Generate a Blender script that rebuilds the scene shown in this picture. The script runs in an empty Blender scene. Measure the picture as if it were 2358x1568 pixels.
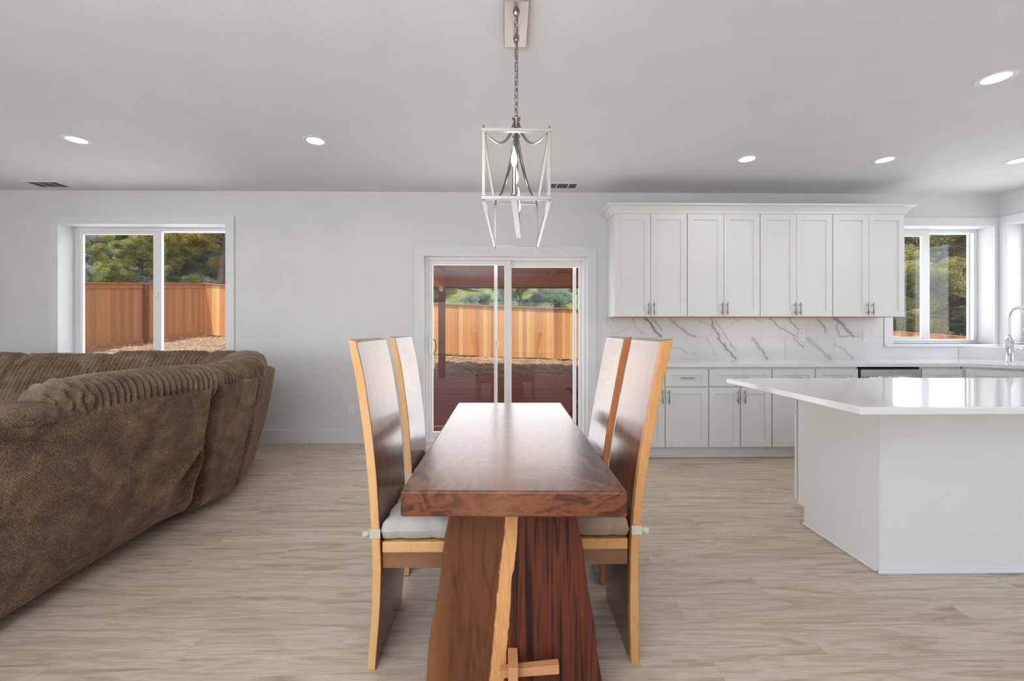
import bpy, math, random
import numpy as np
from mathutils import Vector, Matrix, geometry
random.seed(7)
rng = np.random.default_rng(7)
IN = 0.0254
PI = math.pi
scn = bpy.context.scene
COL = scn.collection

# ------------------------------------------------------------------ camera, light, exposure
F, YAW, CH = 982.0, 0.0139, 48.42
cd = bpy.data.cameras.new('camera')
cam = bpy.data.objects.new('camera', cd); COL.objects.link(cam)
cd.sensor_fit = 'HORIZONTAL'; cd.sensor_width = 36.0
cd.lens = F / 2358 * 36
cd.shift_y = -(784 - 760.8) / 2358
cd.clip_end = 400
cam.location = (0, 0, CH * IN)
cam.rotation_euler = (PI / 2, 0, -YAW)
scn.camera = cam
vs = scn.view_settings
vs.view_transform = 'Standard'; vs.look = 'None'; vs.gamma = 1; vs.use_curve_mapping = False
vs.exposure = -0.18
scn.cycles.max_bounces = 10
scn.cycles.diffuse_bounces = 6
scn.cycles.glossy_bounces = 4
scn.cycles.transparent_max_bounces = 24
scn.cycles.use_denoising = True
scn.cycles.sample_clamp_indirect = 6
scn.cycles.caustics_reflective = False
scn.cycles.caustics_refractive = False

w = bpy.data.worlds.new('sky'); scn.world = w; w.use_nodes = True
wn = w.node_tree.nodes; wl = w.node_tree.links
bg = wn['Background']
sky = wn.new('ShaderNodeTexSky'); sky.sky_type = 'NISHITA'; sky.sun_disc = False
sky.sun_elevation = math.radians(55); sky.sun_rotation = math.radians(150)
wl.new(sky.outputs[0], bg.inputs[0]); bg.inputs[1].default_value = 0.36

def lamp(name, kind, loc, rot, energy, size=None, color=(1, 1, 1), parent=None, **kw):
    l = bpy.data.lights.new(name, kind); l.energy = energy; l.color = color
    if size is not None:
        if kind == 'AREA':
            if isinstance(size, tuple):
                l.shape = 'RECTANGLE'; l.size, l.size_y = size
            else:
                l.shape = 'DISK'; l.size = size
        else: l.shadow_soft_size = size
    for k, v in kw.items(): setattr(l, k, v)
    o = bpy.data.objects.new(name, l); COL.objects.link(o)
    o.location = loc; o.rotation_euler = rot
    if parent: o.parent = parent
    return o
sd = Vector((0.16, 0.40, -1.0)).normalized()
sun = lamp('sun', 'SUN', (0, 0, 20), (0, 0, 0), 4.7, None, (1.0, 0.95, 0.88), angle=math.radians(0.6))
sun.rotation_euler = sd.to_track_quat('-Z', 'Y').to_euler()
# added fill lamps at unseen openings behind the camera and to both sides
lamp('rear_fill', 'AREA', (-20 * IN, -146 * IN, 52 * IN), (PI / 2 + .2, 0, 0), 19, (4.0, 1.6), (0.94, 0.97, 1.0))
lamp('left_fill', 'AREA', (-256 * IN, -83 * IN, 60 * IN), (PI / 2 + .1, 0, -PI / 2), 195, (3.2, 1.7), (0.91, 0.96, 1.0))
lamp('right_fill', 'AREA', (212 * IN, -10 * IN, 60 * IN), (PI / 2 + .2, 0, PI / 2), 30, (3.4, 1.7), (0.97, 0.985, 1.0))
lamp('ceiling_bounce_fill', 'AREA', (-40 * IN, -50 * IN, 66 * IN), (PI, 0, 0), 258, 1.6, (.81, .91, 1.0))  # added upward lamp, brightens the room off the ceiling like a flash
# daylight entering by the glass door and the windows of the back wall
lamp('door_daylight', 'AREA', (0, 194 * IN, 41 * IN), (-PI / 2, 0, 0), 38, (1.75, 1.98), (0.98, 0.99, 1.0))
lamp('window_daylight', 'AREA', (-154.7 * IN, 195 * IN, 64 * IN), (-PI / 2, 0, 0), 24, (1.74, 1.48), (0.93, 0.97, 1.0))
lamp('kitchen_window_daylight', 'AREA', (191 * IN, 195 * IN, 68 * IN), (-PI / 2, 0, 0), 16, (1.1, 1.27), (0.96, 0.98, 1.0))
lamp('corner_window_daylight', 'AREA', (226.5 * IN, 154 * IN, 68 * IN), (PI / 2, 0, PI / 2), 16, (1.27, 1.27), (0.96, 0.98, 1.0))

# ------------------------------------------------------------------ materials
def srgb(c):
    return tuple((v / 255 / 12.92 if v / 255 <= .04045 else ((v / 255 + .055) / 1.055) ** 2.4) for v in c) + (1,)
class NT:
    def __init__(s, name):
        s.m = bpy.data.materials.new(name); s.m.use_nodes = True
        s.t = s.m.node_tree; s.n = s.t.nodes; s.p = s.n['Principled BSDF']
        s.out = s.n['Material Output']
    def N(s, typ, **kw):
        n = s.n.new(typ)
        for k, v in kw.items():
            if k.startswith('i_'):
                n.inputs[int(k[2:]) if k[2:].isdigit() else k[2:]].default_value = v
            else: setattr(n, k, v)
        return n
    def L(s, a, b): s.t.links.new(a, b)
    def obj(s): return s.N('ShaderNodeTexCoord').outputs['Object']
    def mapping(s, vec, scale=(1, 1, 1), loc=(0, 0, 0), rot=(0, 0, 0)):
        m = s.N('ShaderNodeMapping'); s.L(vec, m.inputs[0])
        m.inputs[1].default_value = loc; m.inputs[2].default_value = rot; m.inputs[3].default_value = scale
        return m.outputs[0]
    def noise(s, vec, scale, detail=4, rough=.5, dist=0.0):
        n = s.N('ShaderNodeTexNoise'); s.L(vec, n.inputs['Vector'])
        n.inputs['Scale'].default_value = scale; n.inputs['Detail'].default_value = detail
        n.inputs['Roughness'].default_value = rough; n.inputs['Distortion'].default_value = dist
        return n.outputs[0]
    def ramp(s, fac, stops, interp='LINEAR'):
        r = s.N('ShaderNodeValToRGB'); s.L(fac, r.inputs[0]); r.color_ramp.interpolation = interp
        e = r.color_ramp.elements
        while len(e) < len(stops): e.new(.5)
        for el, (p, c) in zip(e, stops):
            el.position = p; el.color = srgb(c) if max(c[:3]) > 1.0 else tuple(c[:3]) + (1,)
        return r.outputs[0]
    def mix(s, fac, a, b, mode='MIX'):
        m = s.N('ShaderNodeMix', data_type='RGBA', blend_type=mode)
        for v, i in ((fac, 0), (a, 6), (b, 7)):
            if hasattr(v, 'links'): s.L(v, m.inputs[i])
            else: m.inputs[i].default_value = v
        return m.outputs[2]
    def math(s, op, a, b=None, c=None):
        m = s.N('ShaderNodeMath', operation=op)
        for i, v in enumerate((a, b, c)):
            if v is None: continue
            if hasattr(v, 'links'): s.L(v, m.inputs[i])
            else: m.inputs[i].default_value = v
        return m.outputs[0]
    def bump(s, h, strength=.3, dist=.002):
        b = s.N('ShaderNodeBump'); s.L(h, b.inputs['Height'])
        b.inputs['Strength'].default_value = strength; b.inputs['Distance'].default_value = dist
        s.L(b.outputs[0], s.p.inputs['Normal']); return b
    def set(s, color=None, rough=None, metal=None, **kw):
        P = s.p.inputs
        if color is not None:
            if hasattr(color, 'links'): s.L(color, P['Base Color'])
            else: P['Base Color'].default_value = srgb(color)
        if rough is not None:
            if hasattr(rough, 'links'): s.L(rough, P['Roughness'])
            else: P['Roughness'].default_value = rough
        if metal is not None: P['Metallic'].default_value = metal
        for k, v in kw.items(): P[k.replace('_', ' ')].default_value = v
        return s.m

def m_paint(name, c, rough=.55, bs=0, bscale=120, bd=.001, vary=4):
    t = NT(name); o = t.obj()
    nz = t.noise(o, 3, 2)
    c2 = tuple(max(0, v - vary) for v in c)
    col = t.ramp(nz, ((.3, c2), (.7, c)))
    if bs:
        t.bump(t.noise(o, bscale, 3, .6), bs, bd)
    return t.set(col, rough)
def m_metal(name, c, rough=.25, aniso=True):
    t = NT(name); o = t.obj()
    n = t.noise(t.mapping(o, (300, 30, 30)), 4, 3)
    r = t.math('MULTIPLY_ADD', n, .15, rough - .07)
    return t.set(c, r, 1.0)
def m_glass(name, tint=(1, 1, 1), refl=1.0):
    t = NT(name)
    t.n.remove(t.p)
    tr = t.N('ShaderNodeBsdfTransparent'); tr.inputs[0].default_value = (*tint, 1)
    gl = t.N('ShaderNodeBsdfGlossy'); gl.inputs['Roughness'].default_value = 0.0
    ge = t.N('ShaderNodeNewGeometry'); dp = t.N('ShaderNodeVectorMath', operation='DOT_PRODUCT')
    t.L(ge.outputs['Normal'], dp.inputs[0]); t.L(ge.outputs['Incoming'], dp.inputs[1])
    c = t.math('SUBTRACT', 1.0, t.math('ABSOLUTE', dp.outputs['Value']))
    fr = t.math('MULTIPLY_ADD', t.math('POWER', c, 5.0), .96, .04)
    mx = t.N('ShaderNodeMixShader')
    t.L(t.math('MULTIPLY', fr, refl), mx.inputs[0]); t.L(tr.outputs[0], mx.inputs[1]); t.L(gl.outputs[0], mx.inputs[2])
    t.L(mx.outputs[0], t.out.inputs[0]); return t.m
def m_wood(name, stops, scale=(9, 1.2, 9), rough=.35, coat=0.0, coat_r=.15, dist=1.6, fine=.25, nscale=1.6, detail=5, bs=.15, rot=(0, 0, 0), ior=1.5):
    t = NT(name); o = t.obj()
    v = t.mapping(o, scale, rot=rot)
    a = t.noise(v, nscale, detail, .55, dist)
    f = t.noise(t.mapping(o, tuple(s * 14 for s in scale), rot=rot), 2.0, 3, .6)
    col = t.ramp(a, stops)
    fc = t.ramp(f, ((.3, (.55, .55, .55)), (.65, (1, 1, 1))))
    col = t.mix(fine, col, fc, 'MULTIPLY')
    t.bump(f, bs, .0008)
    return t.set(col, rough, None, Coat_Weight=coat, Coat_Roughness=coat_r, Coat_IOR=ior)

M = {}
M['wall'] = m_paint('wall_paint', (222, 222, 223), .6, .25, 90, .0016)
M['ceiling'] = m_paint('ceiling_paint', (226, 226, 226), .7, .55, 75, .0025)
M['trim'] = m_paint('trim_paint', (226, 227, 229), .42)
M['cabinet'] = m_paint('cabinet_paint', (230, 230, 229), .35, vary=2)
M['vinyl'] = m_paint('vinyl_frame', (236, 236, 238), .35)
M['plate'] = m_paint('plate_plastic', (235, 234, 230), .35)
M['dark'] = m_paint('dark_gap', (30, 28, 26), .7)
M['slot'] = m_paint('vent_slot', (120, 118, 114), .7)
M['nickel'] = m_metal('brushed_nickel', (160, 153, 146), .36)
M['steel'] = m_metal('stainless_steel', (190, 188, 186), .28)
M['chrome'] = m_metal('satin_chrome', (215, 215, 217), .2)
M['glass'] = m_glass('window_glass', (.97, .98, .98), .7)
M['ivory'] = m_paint('ivory_latch', (226, 212, 185), .4)
M['black'] = m_paint('black_plastic', (25, 25, 25), .4)

def floor_mat():
    t = NT('vinyl_plank'); o = t.obj()
    b = t.N('ShaderNodeTexBrick'); t.L(o, b.inputs[0])
    b.offset = .37; b.inputs['Color1'].default_value = (0, 0, 0, 1); b.inputs['Color2'].default_value = (1, 1, 1, 1)
    b.inputs['Mortar'].default_value = (.5, .5, .5, 1); b.inputs['Scale'].default_value = 1
    b.inputs['Mortar Size'].default_value = .0007; b.inputs['Mortar Smooth'].default_value = .3
    b.inputs['Brick Width'].default_value = 1.22; b.inputs['Row Height'].default_value = .178
    # per plank shift of the grain
    cm = t.N('ShaderNodeCombineXYZ'); t.L(t.math('MULTIPLY', b.outputs[0], 37.0), cm.inputs[0]); t.L(t.math('MULTIPLY', b.outputs[0], 11.0), cm.inputs[1])
    va = t.N('ShaderNodeVectorMath', operation='ADD'); t.L(o, va.inputs[0]); t.L(cm.outputs[0], va.inputs[1])
    g = t.noise(t.mapping(va.outputs[0], (.9, 9, 1)), 2.2, 6, .6, 1.2)
    f = t.noise(t.mapping(va.outputs[0], (6, 130, 1)), 1.6, 4, .65, .3)
    c = t.ramp(g, ((.24, (144, 125, 105)), (.42, (190, 172, 152)), (.58, (214, 199, 182)), (.76, (172, 153, 132))))
    c = t.mix(.6, c, t.ramp(f, ((.3, (.62, .6, .58)), (.6, (1, 1, 1)))), 'MULTIPLY')
    tone = t.ramp(b.outputs[0], ((0, (.90, .89, .88)), (1, (1.0, 1.0, 1.0))))
    c = t.mix(1.0, c, tone, 'MULTIPLY')
    mo = t.mix(t.math('MULTIPLY', b.outputs['Fac'], .45), c, srgb((90, 78, 68)))
    t.bump(f, .12, .0008)
    return t.set(mo, .42)
M['floor'] = floor_mat()

def table_mat(name='suar_tabletop'):
    t = NT(name); o = t.obj()
    d = t.noise(o, 2.2, 2, .5, .5)
    sx = t.N('ShaderNodeSeparateXYZ'); t.L(o, sx.inputs[0])
    v = t.mapping(o, (5.5, 1.1, 14.0))
    vv = t.N('ShaderNodeVectorMath', operation='ADD'); t.L(v, vv.inputs[0])
    cb = t.N('ShaderNodeCombineXYZ'); t.L(t.math('MULTIPLY', d, 1.7), cb.inputs[0]); t.L(t.math('MULTIPLY', d, 2.2), cb.inputs[2])
    t.L(cb.outputs[0], vv.inputs[1])
    a = t.noise(vv.outputs[0], 1.9, 6, .6, .7)
    c = t.ramp(a, ((.28, (42, 19, 9)), (.42, (73, 34, 17)), (.53, (118, 64, 33)), (.62, (84, 40, 20)), (.75, (53, 24, 12))))
    # paler middle of the top: lighter wood with the reflection painted in
    ax = t.math('ABSOLUTE', t.math('ADD', sx.outputs[0], t.math('MULTIPLY_ADD', d, .3, -.15)))
    k = t.math('SUBTRACT', 1.0, t.math('MULTIPLY', ax, 5.0))
    k = t.math('MULTIPLY', t.math('MAXIMUM', k, 0.0), .45)
    c = t.mix(k, c, srgb((150, 100, 66)))
    f = t.noise(t.mapping(o, (70, 9, 70)), 2.0, 3, .6)
    c = t.mix(.2, c, t.ramp(f, ((.3, (.6, .55, .5)), (.6, (1, 1, 1)))), 'MULTIPLY')
    return t.set(c, .45, None, Specular_IOR_Level=.05, Coat_Weight=.9, Coat_Roughness=.2, Coat_IOR=1.5)
M['table'] = table_mat()
def slab_mat():   # trestle slab: brown left, pale sapwood streak, dark striped right
    t = NT('suar_trestle'); o = t.obj()
    s = t.N('ShaderNodeSeparateXYZ'); t.L(o, s.inputs[0])
    X = t.math('DIVIDE', s.outputs[0], IN); Zc = t.math('DIVIDE', s.outputs[2], IN)
    n1 = t.noise(t.mapping(o, (6, 6, 2.0)), 2.5, 3)
    n2 = t.noise(t.mapping(o, (60, 60, 10)), 2.0, 3)
    # centre of the streak in inches (object origin at x=0.83)
    cen = t.math('MULTIPLY_ADD', Zc, .095, -2.45)
    u = t.math('SUBTRACT', X, cen)
    u = t.math('ADD', u, t.math('MULTIPLY_ADD', n1, .9, -.45))
    u = t.math('ADD', u, t.math('MULTIPLY_ADD', n2, .5, -.25))
    un = t.math('MULTIPLY_ADD', u, 1 / 24, .5)
    left = t.ramp(t.noise(t.mapping(o, (9, 9, 1.1)), 2.0, 6, .6, 1.4), ((.3, (68, 38, 21)), (.5, (104, 61, 35)), (.7, (80, 46, 26))))
    strv = t.mapping(o, (30, 30, .9))
    right = t.ramp(t.noise(strv, 1.5, 3, .5, .6), ((.36, (34, 17, 12)), (.43, (80, 36, 21)), (.55, (98, 45, 26)), (.62, (40, 20, 14)), (.70, (90, 42, 24))))
    sap = t.ramp(n2, ((.3, (196, 140, 86)), (.7, (212, 160, 104))))
    k1 = t.ramp(un, ((.461, (0, 0, 0)), (.468, (1, 1, 1))))
    k2 = t.ramp(un, ((.536, (0, 0, 0)), (.539, (1, 1, 1))))
    c = t.mix(k1, left, sap); c = t.mix(k2, c, right)
    # light outer edge on the left, warm one on the right
    e1 = t.ramp(t.math('MULTIPLY_ADD', X, 1 / 24, .5), ((.05, (1, 1, 1)), (.17, (0, 0, 0))))
    c = t.mix(t.math('MULTIPLY', e1, .5), c, srgb((152, 100, 62)))
    v = t.N('ShaderNodeTexVoronoi'); t.L(t.mapping(o, (8, 8, 6)), v.inputs[0]); v.inputs['Scale'].default_value = 1.2
    kn = t.ramp(v.outputs[0], ((.03, (1, 1, 1)), (.05, (0, 0, 0))))
    c = t.mix(t.math('MULTIPLY', kn, .8), c, srgb((45, 25, 16)))
    return t.set(c, .5, None, Specular_IOR_Level=.2, Coat_Weight=.15, Coat_Roughness=.3)
M['trestle'] = slab_mat()
def chair_face():
    t = NT('chair_wood'); o = t.obj()
    a = t.noise(t.mapping(o, (4, 9, .8)), 2.0, 5, .55, 1.2)
    c = t.ramp(a, ((.3, (82, 40, 22)), (.5, (126, 70, 40)), (.7, (98, 52, 29))))
    f = t.noise(t.mapping(o, (60, 120, 6)), 2.0, 3, .6)
    c = t.mix(.3, c, t.ramp(f, ((.3, (.6, .55, .5)), (.6, (1, 1, 1)))), 'MULTIPLY')
    return t.set(c, .5, None, Specular_IOR_Level=.05, Coat_Weight=1.0, Coat_Roughness=.18, Coat_IOR=1.55)
M['chair'] = chair_face()
M['sap'] = m_wood('sapwood_edge', ((.3, (214, 160, 100)), (.55, (228, 178, 120)), (.75, (206, 150, 92))), (8, 8, 1.5), .45, .2, .3, 1.0, .25)
M['sapdark'] = m_wood('amber_wood_edge', ((.3, (168, 98, 50)), (.55, (190, 118, 64)), (.75, (150, 84, 42))), (8, 8, 1.5), .42, .25, .3, 1.0, .3)
M['sapgold'] = m_wood('golden_wood_edge', ((.3, (196, 138, 78)), (.55, (212, 154, 92)), (.75, (178, 120, 66))), (8, 8, 1.5), .45, .2, .3, 1.0, .3)
M['apron'] = m_wood('chair_apron_wood', ((.3, (110, 68, 44)), (.55, (146, 98, 64)), (.75, (120, 78, 50))), (1.5, 8, 8), .4, .3, .25, 1.0, .3)
M['peg'] = m_wood('peg_wood', ((.3, (186, 128, 84)), (.6, (204, 146, 100))), (2, 8, 8), .5)
def fabric(name, c1, c2, scale=220):
    t = NT(name); o = t.obj()
    n = t.noise(o, 6, 3); f = t.noise(o, scale, 2, .6)
    c = t.mix(.35, t.ramp(n, ((.3, c1), (.7, c2))), t.ramp(f, ((.3, (.7, .7, .7)), (.7, (1, 1, 1)))), 'MULTIPLY')
    t.bump(f, .3, .001)
    return t.set(c, .9, None, Sheen_Weight=.2)
M['cushion_l'] = fabric('cushion_linen_grey', (186, 178, 171), (200, 193, 187))
M['cushion_r'] = fabric('cushion_linen_taupe', (146, 126, 104), (164, 144, 120))
M['strap'] = fabric('strap_linen', (200, 190, 176), (214, 206, 194))
def plush(name, dark, mid, light, cell=55, herring=True):
    t = NT(name); o = t.obj()
    big = t.noise(o, 5.5, 4, .6, .8)
    ob = t.noise(o, 16, 2)
    # short rows of pile running in a broken herringbone
    w1 = t.N('ShaderNodeTexWave'); t.L(t.mapping(o, (1, 1, 1), rot=(.75, 0, 0)), w1.inputs[0])
    w1.bands_direction = 'Z'; w1.inputs['Scale'].default_value = 44 if herring else 60; w1.inputs['Distortion'].default_value = 5; w1.inputs['Detail'].default_value = 2; w1.inputs['Detail Scale'].default_value = 6
    n = t.noise(t.mapping(o, (1, 1, .5), rot=(-.5, 0, 0)), cell * 2.2, 3, .75, .6)
    k = t.math('ADD', t.math('MULTIPLY', n, .9), t.math('MULTIPLY', w1.outputs[1], .16 if herring else .04))
    k = t.math('ADD', k, t.math('MULTIPLY_ADD', big, .55, -.30))
    k = t.math('ADD', k, t.math('MULTIPLY_ADD', ob, .2, -.1))
    c = t.ramp(k, ((.30, dark), (.50, mid), (.74, light)))
    t.bump(t.math('ADD', n, t.math('MULTIPLY', w1.outputs[1], .5 if herring else .05)), 1.0 if herring else .5, .005)
    return t.set(c, .85, None, Sheen_Weight=.25, Sheen_Roughness=.4, Sheen_Tint=(.75, .62, .52, 1))
M['plush'] = plush('brown_plush', (36, 22, 15), (98, 68, 48), (178, 136, 106), 105)
M['plush_rib'] = plush('brown_ribbed_plush', (70, 54, 41), (120, 98, 77), (172, 147, 120), 120, False)

def quartz():
    t = NT('white_quartz'); o = t.obj()
    n = t.noise(o, 1.1, 5, .55, .8)
    v = t.math('ABSOLUTE', t.math('SUBTRACT', n, .5))
    k = t.ramp(v, ((0.0, (.14, .14, .14)), (.02, (0, 0, 0))))
    c = t.mix(k, srgb((232, 232, 233)), srgb((200, 200, 204)))
    return t.set(c, .08, None, Specular_IOR_Level=.7)
M['quartz'] = quartz()
def splash():
    t = NT('marble_tile')
    a = t.N('ShaderNodeVertexColor'); a.layer_name = 'Col'
    return t.set(a.outputs[0], .16)
M['splash'] = splash()
def tinted(name, rough, grain=(40, 40, 3), fine=.4, knots=True):
    t = NT(name); o = t.obj()
    a = t.N('ShaderNodeVertexColor'); a.layer_name = 'Col'
    f = t.noise(t.mapping(o, grain), 1.2, 4, .6, .8)
    c = t.mix(fine, a.outputs[0], t.ramp(f, ((.3, (.6, .5, .42)), (.6, (1, 1, 1)))), 'MULTIPLY')
    if knots:
        v = t.N('ShaderNodeTexVoronoi'); t.L(t.mapping(o, (5, 5, 2.6)), v.inputs[0]); v.inputs['Scale'].default_value = 1.4
        c = t.mix(t.math('MULTIPLY', t.ramp(v.outputs[0], ((.05, (1, 1, 1)), (.10, (0, 0, 0)))), .6), c, srgb((120, 62, 30)))
    return t.set(c, rough)
M['cedar'] = tinted('cedar_boards', .7)
M['cedar_trim'] = m_wood('cedar_trim', ((.3, (176, 108, 62)), (.6, (204, 134, 84))), (3, 3, 3), .7)
M['post_wood'] = m_wood('stained_post', ((.3, (112, 60, 28)), (.6, (144, 82, 42))), (6, 6, 1), .7)
M['beam'] = m_paint('brown_stained_beam', (216, 152, 102), .7, .2, 40)
def deck_mat():
    t = NT('deck_boards'); o = t.obj()
    a = t.N('ShaderNodeVertexColor'); a.layer_name = 'Col'
    f = t.noise(t.mapping(o, (3, 50, 3)), 2, 4, .6)
    c = t.mix(.3, a.outputs[0], t.ramp(f, ((.3, (.6, .55, .5)), (.6, (1, 1, 1)))), 'MULTIPLY')
    return t.set(c, .7)
M['deck'] = deck_mat()
def ground_mat():
    t = NT('yard_and_hill'); o = t.obj()
    s = t.N('ShaderNodeSeparateXYZ'); t.L(o, s.inputs[0])
    v = t.N('ShaderNodeTexVoronoi'); t.L(o, v.inputs[0]); v.inputs['Scale'].default_value = 11
    n = t.noise(o, 16, 8, .75)
    grav = t.mix(.55, t.ramp(n, ((.3, (104, 80, 58)), (.5, (160, 128, 98)), (.7, (204, 172, 138)))), t.ramp(t.N('ShaderNodeTexNoise', i_Scale=60.0).outputs[0], ((.35, (.25, .25, .25)), (.65, (.8, .8, .8)))), 'SOFT_LIGHT')
    hn = t.noise(t.mapping(o, (1, .6, 1)), .45, 5, .6)
    fine = t.noise(o, 8, 4, .7)
    hill = t.ramp(hn, ((.32, (92, 96, 58)), (.45, (124, 132, 72)), (.54, (158, 158, 92)), (.64, (138, 122, 92))))
    hill = t.mix(.5, hill, t.ramp(fine, ((.3, (.45, .5, .4)), (.65, (1, 1, 1)))), 'MULTIPLY')
    k = t.math('GREATER_THAN', s.outputs[1], 602 * IN)
    k2 = t.math('LESS_THAN', s.outputs[0], -424 * IN)
    k3 = t.math('MAXIMUM', k, k2)
    c = t.mix(k3, grav, hill)
    t.bump(v.outputs[0], .9, .05)
    return t.set(c, .95)
M['ground'] = ground_mat()
def leafm(name, a, b, c):
    t = NT(name); o = t.obj()
    n = t.noise(o, 1.6, 3, .6)
    n2 = t.noise(o, 25, 2, .6)
    col = t.ramp(t.math('ADD', t.math('MULTIPLY', n, .55), t.math('MULTIPLY', n2, .45)), ((.36, a), (.5, b), (.64, c)))
    t.set(col, .8)
    tr = t.N('ShaderNodeBsdfTranslucent'); t.L(col, tr.inputs[0])
    mx = t.N('ShaderNodeMixShader'); mx.inputs[0].default_value = .4
    t.L(t.p.outputs[0], mx.inputs[1]); t.L(tr.outputs[0], mx.inputs[2]); t.L(mx.outputs[0], t.out.inputs[0])
    return t.m
M['juniper'] = leafm('juniper_foliage', (112, 104, 54), (206, 188, 98), (244, 224, 136))
M['juniper2'] = leafm('green_juniper_foliage', (96, 98, 58), (182, 180, 104), (230, 224, 150))
M['sage'] = leafm('sagebrush_foliage', (140, 156, 136), (170, 184, 164), (196, 204, 184))
M['bark'] = m_wood('juniper_bark', ((.3, (86, 70, 58)), (.6, (140, 122, 106))), (12, 12, 1.5), .9, bs=.6)
M['twig'] = m_wood('bare_branch', ((.3, (150, 138, 124)), (.6, (190, 180, 168))), (12, 12, 12), .9)
M['siding'] = m_paint('house_siding', (196, 190, 180), .8)
def emis(name, col, s):
    t = NT(name); t.p.inputs['Emission Color'].default_value = (*col, 1); t.p.inputs['Emission Strength'].default_value = s
    return t.set((255, 255, 255), .5)
M['led'] = emis('led_lens', (1, .99, .96), 3.5)
M['bulb'] = emis('candle_bulb', (1, .97, .92), 9)

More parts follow.
